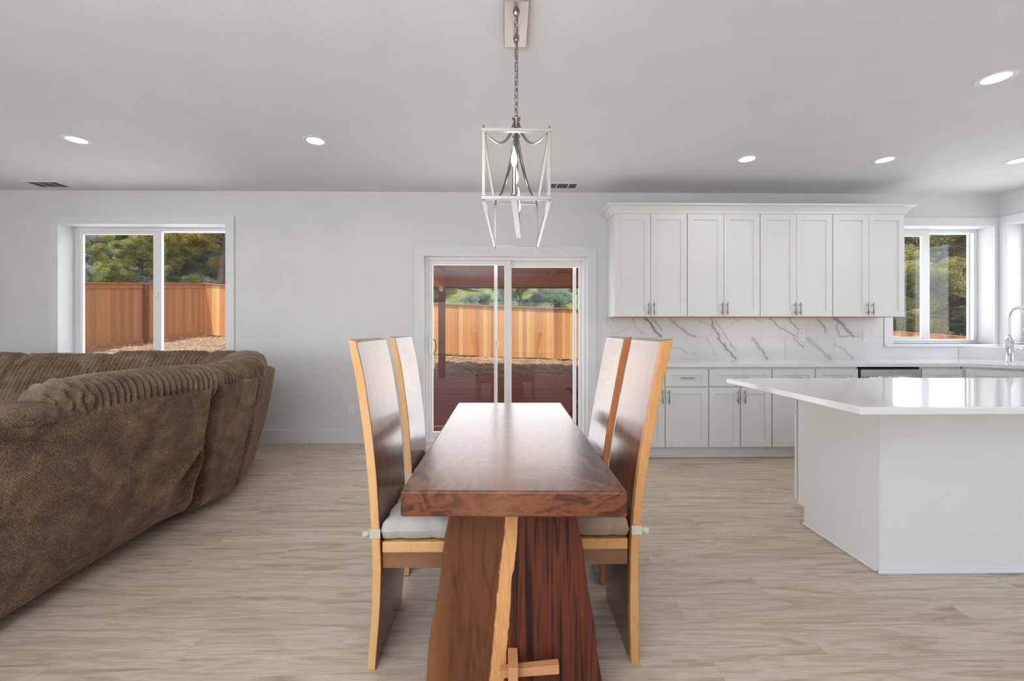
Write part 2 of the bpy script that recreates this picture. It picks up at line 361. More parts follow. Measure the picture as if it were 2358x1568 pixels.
# ------------------------------------------------------------------ mesh helpers (all lengths in inches)
class MB:
    def __init__(s): s.v = []; s.f = []; s.mi = []; s.c = []; s.sm = []
    def add(s, vs, fs, mi=0, col=None, smooth=False):
        b = len(s.v); s.v.extend(tuple(v) for v in vs)
        for f in fs:
            s.f.append(tuple(b + i for i in f)); s.mi.append(mi); s.c.append(col); s.sm.append(smooth)
        return s
    def box(s, x0, x1, y0, y1, z0, z1, mi=0, col=None, M4=None):
        if x0 > x1: x0, x1 = x1, x0
        if y0 > y1: y0, y1 = y1, y0
        vs = [(x, y, z) for z in (z0, z1) for x, y in ((x0, y0), (x1, y0), (x1, y1), (x0, y1))]
        if M4 is not None: vs = [tuple(M4 @ Vector(v)) for v in vs]
        return s.add(vs, [(3, 2, 1, 0), (4, 5, 6, 7), (0, 1, 5, 4), (1, 2, 6, 5), (2, 3, 7, 6), (3, 0, 4, 7)], mi, col)
    def prism(s, poly, a0, a1, axis='y', mi=0, col=None):
        n = len(poly)
        def P(p, a): return (p[0], a, p[1]) if axis == 'y' else ((a, p[0], p[1]) if axis == 'x' else (p[0], p[1], a))
        vs = [P(p, a0) for p in poly] + [P(p, a1) for p in poly]
        fs = [tuple(range(n)), tuple(range(2 * n - 1, n - 1, -1))] + [(i, n + i, n + (i + 1) % n, (i + 1) % n) for i in range(n)]
        return s.add(vs, fs, mi, col)
    def tube(s, pts, r, n=10, mi=0, caps=True, closed=False, flat=1.0):
        pts = [Vector(p) for p in pts]; m = len(pts); rs = r if isinstance(r, (list, tuple)) else [r] * m
        ref = Vector((0, 0, 1)); vs = []
        t0 = (pts[1] - pts[0]).normalized()
        if abs(t0.dot(ref)) > .9: ref = Vector((1, 0, 0))
        a = (ref - t0 * ref.dot(t0)).normalized()
        for i, p in enumerate(pts):
            if closed: t = (pts[(i + 1) % m] - pts[i - 1]).normalized()
            else: t = (pts[min(i + 1, m - 1)] - pts[max(i - 1, 0)]).normalized()
            a = (a - t * a.dot(t)).normalized(); b = t.cross(a)
            for k in range(n):
                q = 2 * PI * k / n
                vs.append(tuple(p + (a * math.cos(q) + b * math.sin(q) * flat) * rs[i]))
        fs = []
        for i in range(m if closed else m - 1):
            j = (i + 1) % m
            for k in range(n):
                fs.append((i * n + k, i * n + (k + 1) % n, j * n + (k + 1) % n, j * n + k))
        if caps and not closed:
            fs.append(tuple(range(n - 1, -1, -1))); fs.append(tuple((m - 1) * n + k for k in range(n)))
        return s.add(vs, fs, mi, smooth=True)
    def lathe(s, prof, c=(0, 0, 0), n=24, mi=0):
        vs = []; fs = []
        for r, z in prof:
            for k in range(n):
                q = 2 * PI * k / n; vs.append((c[0] + r * math.cos(q), c[1] + r * math.sin(q), c[2] + z))
        for i in range(len(prof) - 1):
            for k in range(n): fs.append((i * n + k, i * n + (k + 1) % n, (i + 1) * n + (k + 1) % n, (i + 1) * n + k))
        fs.append(tuple(range(n - 1, -1, -1))); fs.append(tuple((len(prof) - 1) * n + k for k in range(n)))
        return s.add(vs, fs, mi, smooth=True)
    def grid(s, fn, nu, nv, mi=0, smooth=True, cu=False):
        vs = [fn(i / nu, j / nv) for i in range(nu + (0 if cu else 1)) for j in range(nv + 1)]
        fs = []; W = nv + 1; R = nu if cu else nu + 1
        for i in range(nu):
            for j in range(nv):
                a = (i % R) * W; b = ((i + 1) % R) * W
                fs.append((a + j, b + j, b + j + 1, a + j + 1))
        return s.add(vs, fs, mi, smooth=smooth)
    def build(s, name, mat, parent=None, bevel=0, seg=2, org=None, sub=0):
        me = bpy.data.meshes.new(name)
        if org is None: org = parent['_org'] if parent is not None and '_org' in parent else (0, 0, 0)
        V = [((v[0] - org[0]) * IN, (v[1] - org[1]) * IN, (v[2] - org[2]) * IN) for v in s.v]
        me.from_pydata(V, [], s.f)
        mats = mat if isinstance(mat, (list, tuple)) else [mat]
        for m in mats: me.materials.append(m)
        me.polygons.foreach_set('material_index', s.mi)
        me.polygons.foreach_set('use_smooth', s.sm)
        if any(c is not None for c in s.c):
            at = me.color_attributes.new('Col', 'FLOAT_COLOR', 'CORNER')
            arr = np.ones((len(me.loops), 4), np.float32); k = 0
            for f, c in zip(s.f, s.c):
                if c is not None: arr[k:k + len(f), :] = srgb(c)
                k += len(f)
            at.data.foreach_set('color', arr.ravel())
        me.update()
        o = bpy.data.objects.new(name, me); COL.objects.link(o)
        if parent is not None:
            o.parent = parent; o['_org'] = org
        else:
            o.location = tuple(q * IN for q in org); o['_org'] = org
        if bevel:
            b = o.modifiers.new('bevel', 'BEVEL'); b.width = bevel * IN; b.segments = seg; b.limit_method = 'ANGLE'; b.angle_limit = math.radians(35)
            b.harden_normals = False
        if sub:
            b = o.modifiers.new('sub', 'SUBSURF'); b.levels = sub; b.render_levels = sub
        return o
def npmesh(name, V, Fq, mats, parent=None, org=(0, 0, 0), mi=None, smooth=False, colors=None):
    """V n x 3 inches, Fq m x 4 quads"""
    me = bpy.data.meshes.new(name)
    V = (np.asarray(V, np.float32) - np.array(org, np.float32)) * IN
    me.vertices.add(len(V)); me.vertices.foreach_set('co', V.ravel())
    Fq = np.asarray(Fq, np.int32); k = Fq.shape[1]
    me.loops.add(Fq.size); me.loops.foreach_set('vertex_index', Fq.ravel())
    me.polygons.add(len(Fq)); me.polygons.foreach_set('loop_start', np.arange(0, Fq.size, k, dtype=np.int32))
    if smooth: me.polygons.foreach_set('use_smooth', np.ones(len(Fq), bool))
    for m in mats: me.materials.append(m)
    if mi is not None: me.polygons.foreach_set('material_index', np.asarray(mi, np.int32))
    if colors is not None:
        at = me.color_attributes.new('Col', 'FLOAT_COLOR', 'POINT'); at.data.foreach_set('color', np.asarray(colors, np.float32).ravel())
    me.update(calc_edges=True); me.validate()
    o = bpy.data.objects.new(name, me); COL.objects.link(o)
    if parent is not None: o.parent = parent
    else: o.location = tuple(q * IN for q in org)
    o['_org'] = org
    return o
def tag(o, label=None, cat=None, group=None, kind=None):
    if label: o['label'] = label
    if cat: o['category'] = cat
    if group: o['group'] = group
    if kind: o['kind'] = kind
    return o
def thing(name, org, label=None, cat=None, group=None, kind=None, rotz=0):
    o = bpy.data.objects.new(name, None); COL.objects.link(o)
    o.empty_display_size = .05
    o.location = tuple(q * IN for q in org); o['_org'] = tuple(float(q) for q in org); o.rotation_euler = (0, 0, rotz)
    return tag(o, label, cat, group, kind)
def copy_tree(o, parent=None):
    c = o.copy(); COL.objects.link(c); c.parent = parent
    for ch in list(o.children): copy_tree(ch, c)
    return c
def struct(mb, name, mat, **kw):
    return tag(mb.build(name, mat, **kw), kind='structure')

D = 184.0; CZ = 108.0; XR = 215.9; XLW = -262.0; YB = -152.0
# ------------------------------------------------------------------ room shell
floor = struct(MB().box(XLW - 6, XR + 9, YB - 6, D + 8, -4, 0), 'floor', M['floor'])
struct(MB().box(XLW - 6, XR + 9, YB - 6, D + 9, CZ, CZ + 6), 'ceiling', M['ceiling'])
def wall_y(name, y0, y1, x0, x1, holes, mat=None):
    xs = sorted({x0, x1, *[h[0] for h in holes], *[h[1] for h in holes]})
    mb = MB()
    for a, b in zip(xs, xs[1:]):
        hs = [h for h in holes if h[0] <= a and h[1] >= b]
        zs = [0.0]
        for h in hs: zs += [h[2], h[3]]
        zs.append(CZ)
        for i in range(0, len(zs), 2):
            if zs[i + 1] > zs[i]: mb.box(a, b, y0, y1, zs[i], zs[i + 1])
    return mb
W1 = (-189.9, -119.6, 34.0, 93.6)
DR = (-35.25, 35.0, 0.0, 80.5)
W2 = (168.5, 213.4, 42.5, 93.9)
struct(wall_y('w', D, D + 9, XLW - 6, XR, [W1, DR, W2]), 'wall_back', M['wall'])
struct(wall_y('w', YB - 6, YB, XLW - 6, XR + 9, [(-100, 60, 20, 84)]), 'wall_front', M['wall'])
def swapxy(mb):
    mb.v = [(v[1], v[0], v[2]) for v in mb.v]; mb.f = [tuple(reversed(f)) for f in mb.f]; return mb
W3 = (128.0, 180.2, 42.5, 93.9)
struct(swapxy(wall_y('w', XR, XR + 9, YB, D + 9, [W3, (-77, 57, 25, 94)])), 'wall_right', M['wall'])
struct(swapxy(wall_y('w', XLW - 6, XLW, YB, D, [(-148, -18, 25, 94)])), 'wall_left', M['wall'])
# baseboards
b = MB().box(XLW, -38.9, D - .6, D, 0, 6); struct(b, 'baseboard_back', M['trim'], bevel=.1)
struct(MB().box(38.7, 43.0, D - .6, D, 0, 6), 'baseboard_right', M['trim'], bevel=.1)

def casing(n, x0, x1, z0, z1, y, w=3.6, bottom=False, right=True):
    t = .7; mb = MB()
    mb.box(x0 - w, x0, y - t, y, z0 if not bottom else z0 - w, z1)
    if right: mb.box(x1, x1 + w, y - t, y, z0 if not bottom else z0 - w, z1)
    mb.box(x0 - w, x1 + (w if right else 2.5), y - t, y, z1, z1 + w)
    if bottom: mb.box(x0, x1, y - t, y, z0 - w, z0)
    return struct(mb, 'trim_%d' % n, M['trim'], bevel=.08)
casing(1, W1[0], W1[1], W1[2], W1[3], D, bottom=True)
casing(2, DR[0], DR[1], 0, DR[3], D, 4.0)
casing(3, W2[0], W2[1], W2[2], W2[3], D, 3.8, right=False)
struct(MB().box(213.4, 215.2, D - .7, D, W2[2], W2[3]), 'trim_8', M['trim'], bevel=.08)
mb = MB(); mb.box(XR - .7, XR, 180.2, D - .7, 42.5, 93.9); mb.box(XR - .7, XR, 124, D - .7, 93.9, 97.7); mb.box(XR - .7, XR, 124.2, 128, 42.5, 93.9)
struct(mb, 'trim_4', M['trim'], bevel=.08)
# sill (stool) shared by the corner windows
struct(MB().box(164.4, XR, D - 1.6, D + 6, 41.4, 42.5), 'trim_5', M['trim'], bevel=.1)
struct(MB().box(XR - 1.6, XR + 6, 124, D - 1.6, 41.4, 42.5), 'trim_6', M['trim'], bevel=.1)

def frame(mb, x0, x1, z0, z1, y0, y1, l, r, b, t):
    mb.box(x0, x0 + l, y0, y1, z0, z1); mb.box(x1 - r, x1, y0, y1, z0, z1)
    mb.box(x0 + l, x1 - r, y0, y1, z0, z0 + b); mb.box(x0 + l, x1 - r, y0, y1, z1 - t, z1)
    return mb
def window(n, X0, X1, Z0, Z1, xm, Y=190.2, swap=False, latch=None):
    root = thing('window_%d' % n, (0, 0, 0), kind='structure')
    fx = (lambda m: swapxy(m)) if swap else (lambda m: m)
    fx(frame(MB(), X0, X1, Z0, Z1, Y, Y + 3, 1.6, 1.6, 1.6, 1.4)).build('window_frame', M['vinyl'], root, bevel=.1)
    # sliding sash on the left, slightly nearer the room
    fx(frame(MB(), X0 + 1.2, xm + 1.9, Z0 + 1.2, Z1 - 1.1, Y + .5, Y + 1.6, 2.0, 3.6, 1.8, 1.7)).build('sash', M['vinyl'], root, bevel=.1)
    fx(MB().box(X0 + 3.2, xm - 1.7, Y + 1, Y + 1.15, Z0 + 3, Z1 - 2.8)).build('window_pane', M['glass'], root)
    fx(frame(MB(), xm - .3, X1 - 1.4, Z0 + 1.2, Z1 - 1.1, Y + 1.7, Y + 2.6, 1.7, .8, .8, .5)).build('fixed_frame', M['vinyl'], root, bevel=.08)
    fx(MB().box(xm + 1.4, X1 - 2.2, Y + 2.1, Y + 2.25, Z0 + 2, Z1 - 1.6)).build('window_pane', M['glass'], root)
    if latch:
        m = MB(); m.box(xm - .2, xm + .6, Y - .3, Y + .5, latch - 1.5, latch + 1.5); m.tube([(xm + .4, Y - .3, latch - .8), (xm + .5, Y - .9, latch), (xm + .4, Y - .3, latch + .8)], .3, 8)
        fx(m).build('latch', M['plate'], root)
    return root
window(1, W1[0], W1[1], W1[2], W1[3], -154.3, latch=64)
window(2, W2[0], W2[1], W2[2], W2[3], 190.2)
window(3, W3[0], W3[1], W3[2], W3[3], 150, Y=XR + 6.2, swap=True)

# sliding glass door
dr = thing('door_1', (0, 187, 0), kind='structure')
frame(MB(), DR[0], DR[1], 0, DR[3], 186, 191.5, 1.4, 1.3, 1.4, 1.5).build('door_frame', M['vinyl'], dr, bevel=.1)
frame(MB(), -33.9, 2.0, 1.4, 79.0, 186.8, 188.2, 1.9, 2.8, 2.6, 1.9).build('sliding_panel', M['vinyl'], dr, bevel=.12)
MB().box(-32, -.8, 187.4, 187.6, 4, 77.1).build('glass_pane', M['glass'], dr)
frame(MB(), -.2, 33.7, 1.4, 79.0, 188.6, 190, 2.6, 1.4, 2.6, 2.6).build('fixed_panel', M['vinyl'], dr, bevel=.12)
MB().box(2.4, 32.3, 189.2, 189.4, 4, 76.4).build('glass_pane', M['glass'], dr)
sc_ = frame(MB(), -5.4, 31.6, 1.4, 79.0, 191.8, 192.6, 1.5, 1.4, 1.5, 1.0).build('screen_frame', M['vinyl'], dr, bevel=.08)
MB().box(-4.9, -3.4, 191.3, 191.8, 40.2, 43.8).build('screen_latch', M['ivory'], dr, bevel=.15)
h = MB(); h.tube([(-33.2, 186.8, 38), (-33.2, 185.4, 38.6), (-33.2, 185.4, 44.8), (-33.2, 186.8, 45.4)], .32, 8); h.box(-33.7, -32.7, 186.4, 186.8, 36.6, 46.8)
h.build('handle', M['plate'], dr)
h = MB(); h.tube([(-32.3, 188.2, 38), (-31.4, 189.6, 39), (-31.0, 190, 41.4), (-31.4, 189.6, 43.8), (-32.3, 188.2, 44.8)], .3, 8); h.build('outside_handle', M['black'], dr)
MB().box(DR[0], DR[1], 184.2, 186, 0, .6).build('threshold', M['trim'], dr, bevel=.1)

# ------------------------------------------------------------------ ceiling fixtures
def downlight(x, y, label, power):
    t = thing('recessed_downlight', (x, y, CZ), label, 'ceiling light', 'recessed downlights in the ceiling')
    MB().lathe([(2.55, -.02), (2.6, -.14), (3.5, -.2), (3.75, -.12), (3.8, 0), (2.55, 0)], (x, y, CZ), 40).build('trim_ring', M['trim'], t)
    MB().lathe([(0.01, -.1), (2.56, -.1), (2.56, -.02), (.01, -.02)], (x, y, CZ), 40).build('lens', M['led'], t)
    lamp('downlight_beam', 'AREA', (0, 0, -.4 * IN), (0, 0, 0), power, 5 * IN, (1, .985, .96), t, spread=math.radians(160))
PW = 3
downlight(-134.2, 135.2, 'recessed round downlight over the sofa, farthest left on the ceiling', PW)
downlight(-59.9, 134.8, 'recessed round downlight between the window side and the lantern', PW)
downlight(83.7, 147.0, 'recessed round downlight above the left end of the wall cabinets', PW)
downlight(132.3, 147.1, 'recessed round downlight above the right end of the wall cabinets', PW)
downlight(179.8, 147.2, 'recessed round downlight cut by the right edge, before the sink corner', PW)
downlight(115.6, 99.0, 'large recessed round downlight nearest the camera, over the island', PW)
def vent(x0, x1, y0, y1, label):
    t = thing('ceiling_vent', ((x0 + x1) / 2, (y0 + y1) / 2, CZ), label, 'air vent', 'ceiling air registers')
    z = CZ
    f = MB(); bd = 1.0
    f.box(x0, x1, y0, y0 + bd, z - .25, z); f.box(x0, x1, y1 - bd, y1, z - .25, z); f.box(x0, x0 + bd, y0 + bd, y1 - bd, z - .25, z); f.box(x1 - bd, x1, y0 + bd, y1 - bd, z - .25, z)
    L = x1 - x0 - 2 * bd
    for k in (.3, .72): f.box(x0 + bd + L * k - .2, x0 + bd + L * k + .2, y0 + bd, y1 - bd, z - .25, z)
    f.build('vent_frame', M['trim'], t)
    MB().box(x0 + bd, x1 - bd, y0 + bd, y1 - bd, z - .04, z - .01).build('vent_back', M['slot'], t)
    s = MB()
    for a, b2, horiz in ((0, .3, False), (.3, .72, True), (.72, 1, False)):
        xa = x0 + bd + L * a + .25; xb = x0 + bd + L * b2 - .25
        if horiz:
            y = y0 + bd + .3
            while y < y1 - bd - .3: s.box(xa, xb, y, y + .12, z - .28, z - .04); y += .5
        else:
            x = xa
            while x < xb: s.box(x, x + .12, y0 + bd, y1 - bd, z - .28, z - .04); x += .5
    s.build('slats', M['slot'], t)
vent(-193.2, -179.6, 172.3, 180.0, 'white ceiling air register above the left window')
vent(16.3, 29.8, 171.4, 178.8, 'white ceiling air register beside the lantern, before the cabinets')

# ------------------------------------------------------------------ lantern chandelier
LX = 1.9
ln = thing('lantern_chandelier', (LX, 82.2, CZ), 'brushed nickel open linear lantern hung by chains over the dining table', 'chandelier')
ln['_org'] = (LX, 82.2, CZ)
cp = MB().box(-.4, 4.2, 76, 88.4, CZ - .9, CZ).build('canopy', M['nickel'], ln, bevel=.1)
Y0l, Y1l, ZB, ZT, HW = 63.5, 100.0, 68.4, 78.5, 5.0
def lx(y): return 1.55 + (y - Y0l) * .022
fr = MB()
BW, BT = .62, .62
for z0, z1 in ((ZT - .55, ZT), (ZB - .55, ZB)):
    for sx in (-1, 1):
        a = lx(Y0l) + sx * HW; c = lx(Y1l) + sx * HW
        q = .5
        vs_ = [(a - q / 2, Y0l, z0), (a + q / 2, Y0l, z0), (c + q / 2, Y1l, z0), (c - q / 2, Y1l, z0)]
        fr.add(vs_ + [(v[0], v[1], z1) for v in vs_], [(3, 2, 1, 0), (4, 5, 6, 7), (0, 1, 5, 4), (1, 2, 6, 5), (2, 3, 7, 6), (3, 0, 4, 7)])
    for y in (Y0l, Y1l): fr.box(lx(y) - HW - .25, lx(y) + HW + .25, y - .25, y + .25, z0, z1)
for y in (Y0l, Y1l):
    for sx in (-1, 1):
        x = lx(y) + sx * (HW - .1); fr.box(x - .24, x + .24, y - .2, y + .2, ZB, ZT)
        fr.tube([(x, y, ZT), (x, y, ZT + .15), (x, y, ZT + .45)], [.3, .18, .1], 8)
        fr.tube([(x, y, ZB - .55), (x, y, ZB - .85)], [.16, .12], 8)
fr.build('cage', M['nickel'], ln, bevel=.04)
def bx(y): return 1.2 + (y - 66) * .055
bm_ = MB(); va = [(bx(66) - .5, 66, 69.0), (bx(66) + .5, 66, 69.0), (bx(95) + .5, 95, 69.0), (bx(95) - .5, 95, 69.0)]
bm_.add(va + [(v[0], v[1], 69.3) for v in va], [(3, 2, 1, 0), (4, 5, 6, 7), (0, 1, 5, 4), (1, 2, 6, 5), (2, 3, 7, 6), (3, 0, 4, 7)])
bm_.build('light_bar', M['nickel'], ln, bevel=.05)
for yh, yc in ((78.6, Y0l), (85.8, Y1l)):
    hx = lx(yh)
    a = MB()
    for sx in (-1, 1):
        xc = lx(yc) + sx * HW; pts = []
        for i in range(13):
            u = i / 12; e = u ** 2.6
            pts.append((xc + (hx + sx * .3 - xc) * u, yc + (yh - yc) * u, ZT - .3 + (87.0 - ZT) * e))
        a.tube(pts, .17, 8, flat=2.0)
    a.build('curved_arm', M['nickel'], ln)
    hub = MB(); hub.lathe([(.5, -1.4), (.5, 0), (.78, 0), (.78, .35), (.2, .4), (.15, .7)], (hx, yh, 87.2), 16)
    hub.tube([(hx, yh, 86.5), (hx, yh, 69.2)], .34, 10)
    hub.build('stem', M['nickel'], ln)
    # chain
    ch = MB(); z = 87.7; k = 0; top = CZ - 1.0; n = int((top - z) / 1.32); yt = yh
    for k in range(n + 1):
        zc = z + .5 + (top - z - .9) * k / n
        pts = []
        for i in range(14):
            q = 2 * PI * i / 14; aa = math.cos(q) * .36; bb = math.sin(q) * .92
            ang = PI / 4 + (PI / 2 if k % 2 else 0)
            pts.append((hx + aa * math.cos(ang), yt + aa * math.sin(ang), zc + bb))
        ch.tube(pts, .085, 6, closed=True)
    ch.tube([(hx + .25, yt, 87.6), (hx + .3, yt, 97), (hx + .1, yt, 107.4)], .07, 6)
    ch.build('chain', M['nickel'], ln)
    MB().lathe([(.12, -1.0), (.5, -.7), (.6, -.2), (.6, 0)], (hx, yt, CZ - .85), 14).build('chain_loop', M['nickel'], ln)
for i, y in enumerate((67.2, 75.2, 84.0, 93.0)):
    x = bx(y)
    c = MB().lathe([(.35, 0), (.42, .3), (.62, .35), (.62, .5), (.45, .5), (.45, .9), (.33, .95), (.33, 4.9), (.2, 5.0)], (x, y, 69.3), 14).build('candle_sleeve', M['chrome'], ln)
    MB().lathe([(.2, 0), (.42, .55), (.5, 1.1), (.42, 1.7), (.24, 2.3), (.1, 2.8), (.03, 3.2)], (x, y, 74.25), 14).build('bulb', M['bulb'], ln)
    lamp('candle_light', 'POINT', ((x - LX) * IN, (y - 82.2) * IN, (75.6 - CZ) * IN), (0, 0, 0), .8, .02, (1, .95, .88), ln)

# ------------------------------------------------------------------ outlets
def outlet(x, z, label, y=D):
    t = thing('wall_outlet', (x, y, z), label, 'outlet', 'white duplex outlets')
    MB().box(x - 1.4, x + 1.4, y - .25, y, z - 2.3, z + 2.3).build('cover_plate', M['plate'], t, bevel=.08)
    for s in (-1, 1):
        c = z + s * .95
        MB().box(x - .62, x + .62, y - .36, y - .25, c - .55, c + .55).build('socket', M['plate'], t, bevel=.05)
        m = MB(); m.box(x - .32, x - .24, y - .38, y - .355, c - .1, c + .28); m.box(x + .22, x + .3, y - .38, y - .355, c - .1, c + .22); m.box(x - .07, x + .07, y - .38, y - .355, c - .38, c - .24)
        m.build('slots', M['dark'], t)
outlet(-66.2, 14.5, 'white duplex outlet low on the wall beside the sofa')
outlet(128.4, 46.3, 'white duplex outlet on the marble tile under the third wall cabinet', D - .4)
outlet(156.7, 46.5, 'white duplex outlet on the marble tile next to the kitchen window', D - .4)

# ------------------------------------------------------------------ kitchen
def shaker(mb, x0, x1, z0, z1, y, fw=2.4, th=.8):
    """door front: face at y, body behind to y+th"""
    g = .07; x0 += g; x1 -= g; z0 += g; z1 -= g
    mb.box(x0, x0 + fw, y, y + th, z0, z1); mb.box(x1 - fw, x1, y, y + th, z0, z1)
    mb.box(x0 + fw, x1 - fw, y, y + th, z0, z0 + fw); mb.box(x0 + fw, x1 - fw, y, y + th, z1 - fw, z1)
    mb.box(x0 + fw, x1 - fw, y + .38, y + th, z0 + fw, z1 - fw)
    return mb
def pull(parent, x, z, y, vert=True, L=5.0):
    m = MB(); h = L / 2
    if vert:
        m.tube([(x, y - 1.1, z - h), (x, y - 1.1, z + h)], .2, 10)
        for s in (-1, 1): m.tube([(x, y, z + s * 1.5), (x, y - 1.1, z + s * 1.5)], .15, 8)
    else:
        m.tube([(x - h, y - 1.1, z), (x + h, y - 1.1, z)], .2, 10)
        for s in (-1, 1): m.tube([(x + s * 1.5, y, z), (x + s * 1.5, y - 1.1, z)], .15, 8)
    return m.build('handle', M['nickel'], parent)
UW = 118.6 / 4; U0 = 43.44; UY = D - 13
ulab = ['white two-door wall cabinet at the left end of the run, nearest the glass door', 'white two-door wall cabinet, second along from the glass door end',
        'white two-door wall cabinet, second along from the kitchen window end', 'white two-door wall cabinet at the right end, touching the kitchen window']
for i in range(4):
    a = U0 + i * UW; bb = a + UW
    t = thing('kitchen_cabinet', ((a + bb) / 2, D - 6, 54), ulab[i], 'cabinet', 'white shaker wall cabinets')
    MB().box(a + .02, bb - .02, UY + .85, D - .02, 54, 95.4).build('cabinet_body', M['cabinet'], t)
    MB().box(a + .3, bb - .3, UY + 1.2, D - .6, 53.9, 54).build('underside', M['peg'], t)
    for s in (0, 1):
        x0 = a + .12 + s * (UW / 2 - .1); x1 = x0 + UW / 2 - .14
        d = shaker(MB(), x0, x1, 54.0, 95.5, UY).build('cabinet_door', M['cabinet'], t, bevel=.06)
        pull(d, x1 - 1.05 if s == 0 else x0 + 1.05, 57.2, UY)
# crown moulding along front and left return
def crown():
    prof = [(0, 0), (-.3, .1), (-.5, 1.0), (-1.7, 2.6), (-2.9, 2.95), (-3.0, 3.45), (0, 3.45)]
    mb = MB(); zb = 95.45
    X0, X1, Yf = U0, U0 + 118.6, UY
    # front run mitred at both ends (returns go back to the wall)
    rings = []
    for key in ('a', 'b', 'c', 'd'):
        ring = []
        for o, z in prof:
            if key == 'a': p = (X0 + o, D - .4)
            elif key == 'b': p = (X0 + o, Yf + o)
            elif key == 'c': p = (X1 - o, Yf + o)
            else: p = (X1 - o, D - 1)
            ring.append((p[0], p[1], zb + z))
        rings.append(ring)
    n = len(prof); vs_ = sum(rings, []); fs = []
    for r in range(3):
        for k in range(n): fs.append((r * n + k, r * n + (k + 1) % n, (r + 1) * n + (k + 1) % n, (r + 1) * n + k))
    fs.append(tuple(range(n))); fs.append(tuple(3 * n + k for k in reversed(range(n))))
    mb.add(vs_, fs); return mb
tag(crown().build('crown_molding', M['cabinet'], org=(100, 175, 95)), 'white crown molding capping the row of wall cabinets', 'molding')

BY = D - 24.75; BX = 43.2
def base_cab(x0, x1, doors, drawers, label, fy=BY):
    t = thing('base_cabinet', ((x0 + x1) / 2, fy + 12, 0), label, 'cabinet', 'white shaker base cabinets')
    MB().box(x0 + .02, x1 - .02, fy + .85, D - .05, 4.5, 34.72).build('cabinet_body', M['cabinet'], t)
    MB().box(x0 + .02, x1 - .02, fy + 2.8, D - .05, 0, 4.5).build('toe_kick', M['cabinet'], t)
    W = x1 - x0
    for k in range(drawers):
        a = x0 + .15 + k * W / drawers; c = x0 + W * (k + 1) / drawers - .15
        d = shaker(MB(), a, c, 27.3, 33.9, fy, 2.3).build('drawer_front', M['cabinet'], t, bevel=.06)
        pull(d, (a + c) / 2, 30.6, fy, False)
    for k in range(doors):
        a = x0 + .15 + k * W / doors; c = x0 + W * (k + 1) / doors - .15
        d = shaker(MB(), a, c, 4.5, 27.0, fy, 2.4).build('cabinet_door', M['cabinet'], t, bevel=.06)
        if doors == 1: hx = c - 1.1
        else: hx = c - 1.1 if k % 2 == 0 else a + 1.1
        pull(d, hx, 23.6, fy)
    return t
base_cab(BX, BX + 33, 2, 2, 'white base cabinet behind the right-hand chairs, with two drawers over two doors')
base_cab(BX + 33, BX + 57, 2, 1, 'narrow white base cabinet with one wide drawer, behind the island corner')
base_cab(BX + 57, BX + 90, 2, 2, 'white base cabinet with two drawers beside the dishwasher, mostly behind the island')
base_cab(BX + 114, 173.2, 1, 1, 'small white base cabinet between dishwasher and corner sink')
struct(MB().box(BX, BX + 90, BY + 2.1, BY + 2.8, 0, .9), 'trim_7', M['trim'], bevel=.25)
# dishwasher
dw = thing('dishwasher', (BX + 102, BY + 12, 0), 'stainless steel dishwasher under the counter, seen above the island', 'dishwasher')
MB().box(BX + 90.2, BX + 113.8, BY + .6, D - .1, 3, 34.3).build('tub_body', M['dark'], dw)
MB().box(BX + 90.5, BX + 113.5, BY - .5, BY + .6, 4.5, 33.7).build('door_panel', M['steel'], dw, bevel=.12)
hm = MB(); hm.tube([(BX + 92.2, BY - 2.0, 30.6), (BX + 111.8, BY - 2.0, 30.6)], .62, 12); hm.box(BX + 92.4, BX + 93.6, BY - 2, BY - .4, 30.2, 31.0); hm.box(BX + 110.4, BX + 111.6, BY - 2, BY - .4, 30.2, 31.0)
hm.build('handle', M['chrome'], dw)
MB().box(BX + 101.3, BX + 101.9, BY - .53, BY - .48, 32.6, 32.8).build('indicator', M['dark'], dw)
# diagonal sink base
R2 = math.sqrt(.5)
def uv(u, v): return ((v + u) * R2, (v - u) * R2)
sb = thing('base_cabinet', (190, 165, 0), 'diagonal white corner sink cabinet at the right edge', 'cabinet', 'white shaker base cabinets')
pc = [(173.6, D - .1), (173.6, BY + .8), (191.2, BY - 16.8 + .8), (XR - .1, BY - 16.8 + .8), (XR - .1, D - .1)]
# body kept low so that the sink bowl hangs free
MB().prism(pc, 4.5, 24.5, 'z').build('cabinet_body', M['cabinet'], sb)
MB().prism([(173.6, BY + .8), (191.2, BY - 16), (191.9, BY - 15.3), (174.3, BY + 1.5)], 24.5, 34.7, 'z').build('face_frame', M['cabinet'], sb)
MB().prism([(176, D - .1), (176, BY + 3), (192.5, BY - 13.5), (XR - .1, BY - 13.5), (XR - .1, D - .1)], 0, 4.5, 'z').build('toe_kick', M['cabinet'], sb)
def diag_panel(name, u0, u1, z0, z1, v=234.6):
    mb = shaker(MB(), u0, u1, z0, z1, 0, 2.3)
    mb.v = [(*uv(p[0], v - .1 + p[1] - .8), p[2]) for p in mb.v]
    mb.f = mb.f
    return mb.build(name, M['cabinet'], sb, bevel=.06)
vv = (173.6 + BY + .8) * R2; u0_ = (173.6 - BY - .8) * R2
diag_panel('false_drawer_front', u0_ + .8, u0_ + 24.2, 27.3, 33.9, vv)
diag_panel('cabinet_door', u0_ + .8, u0_ + 12.4, 4.5, 27, vv)
diag_panel('cabinet_door', u0_ + 12.5, u0_ + 24.2, 4.5, 27, vv)
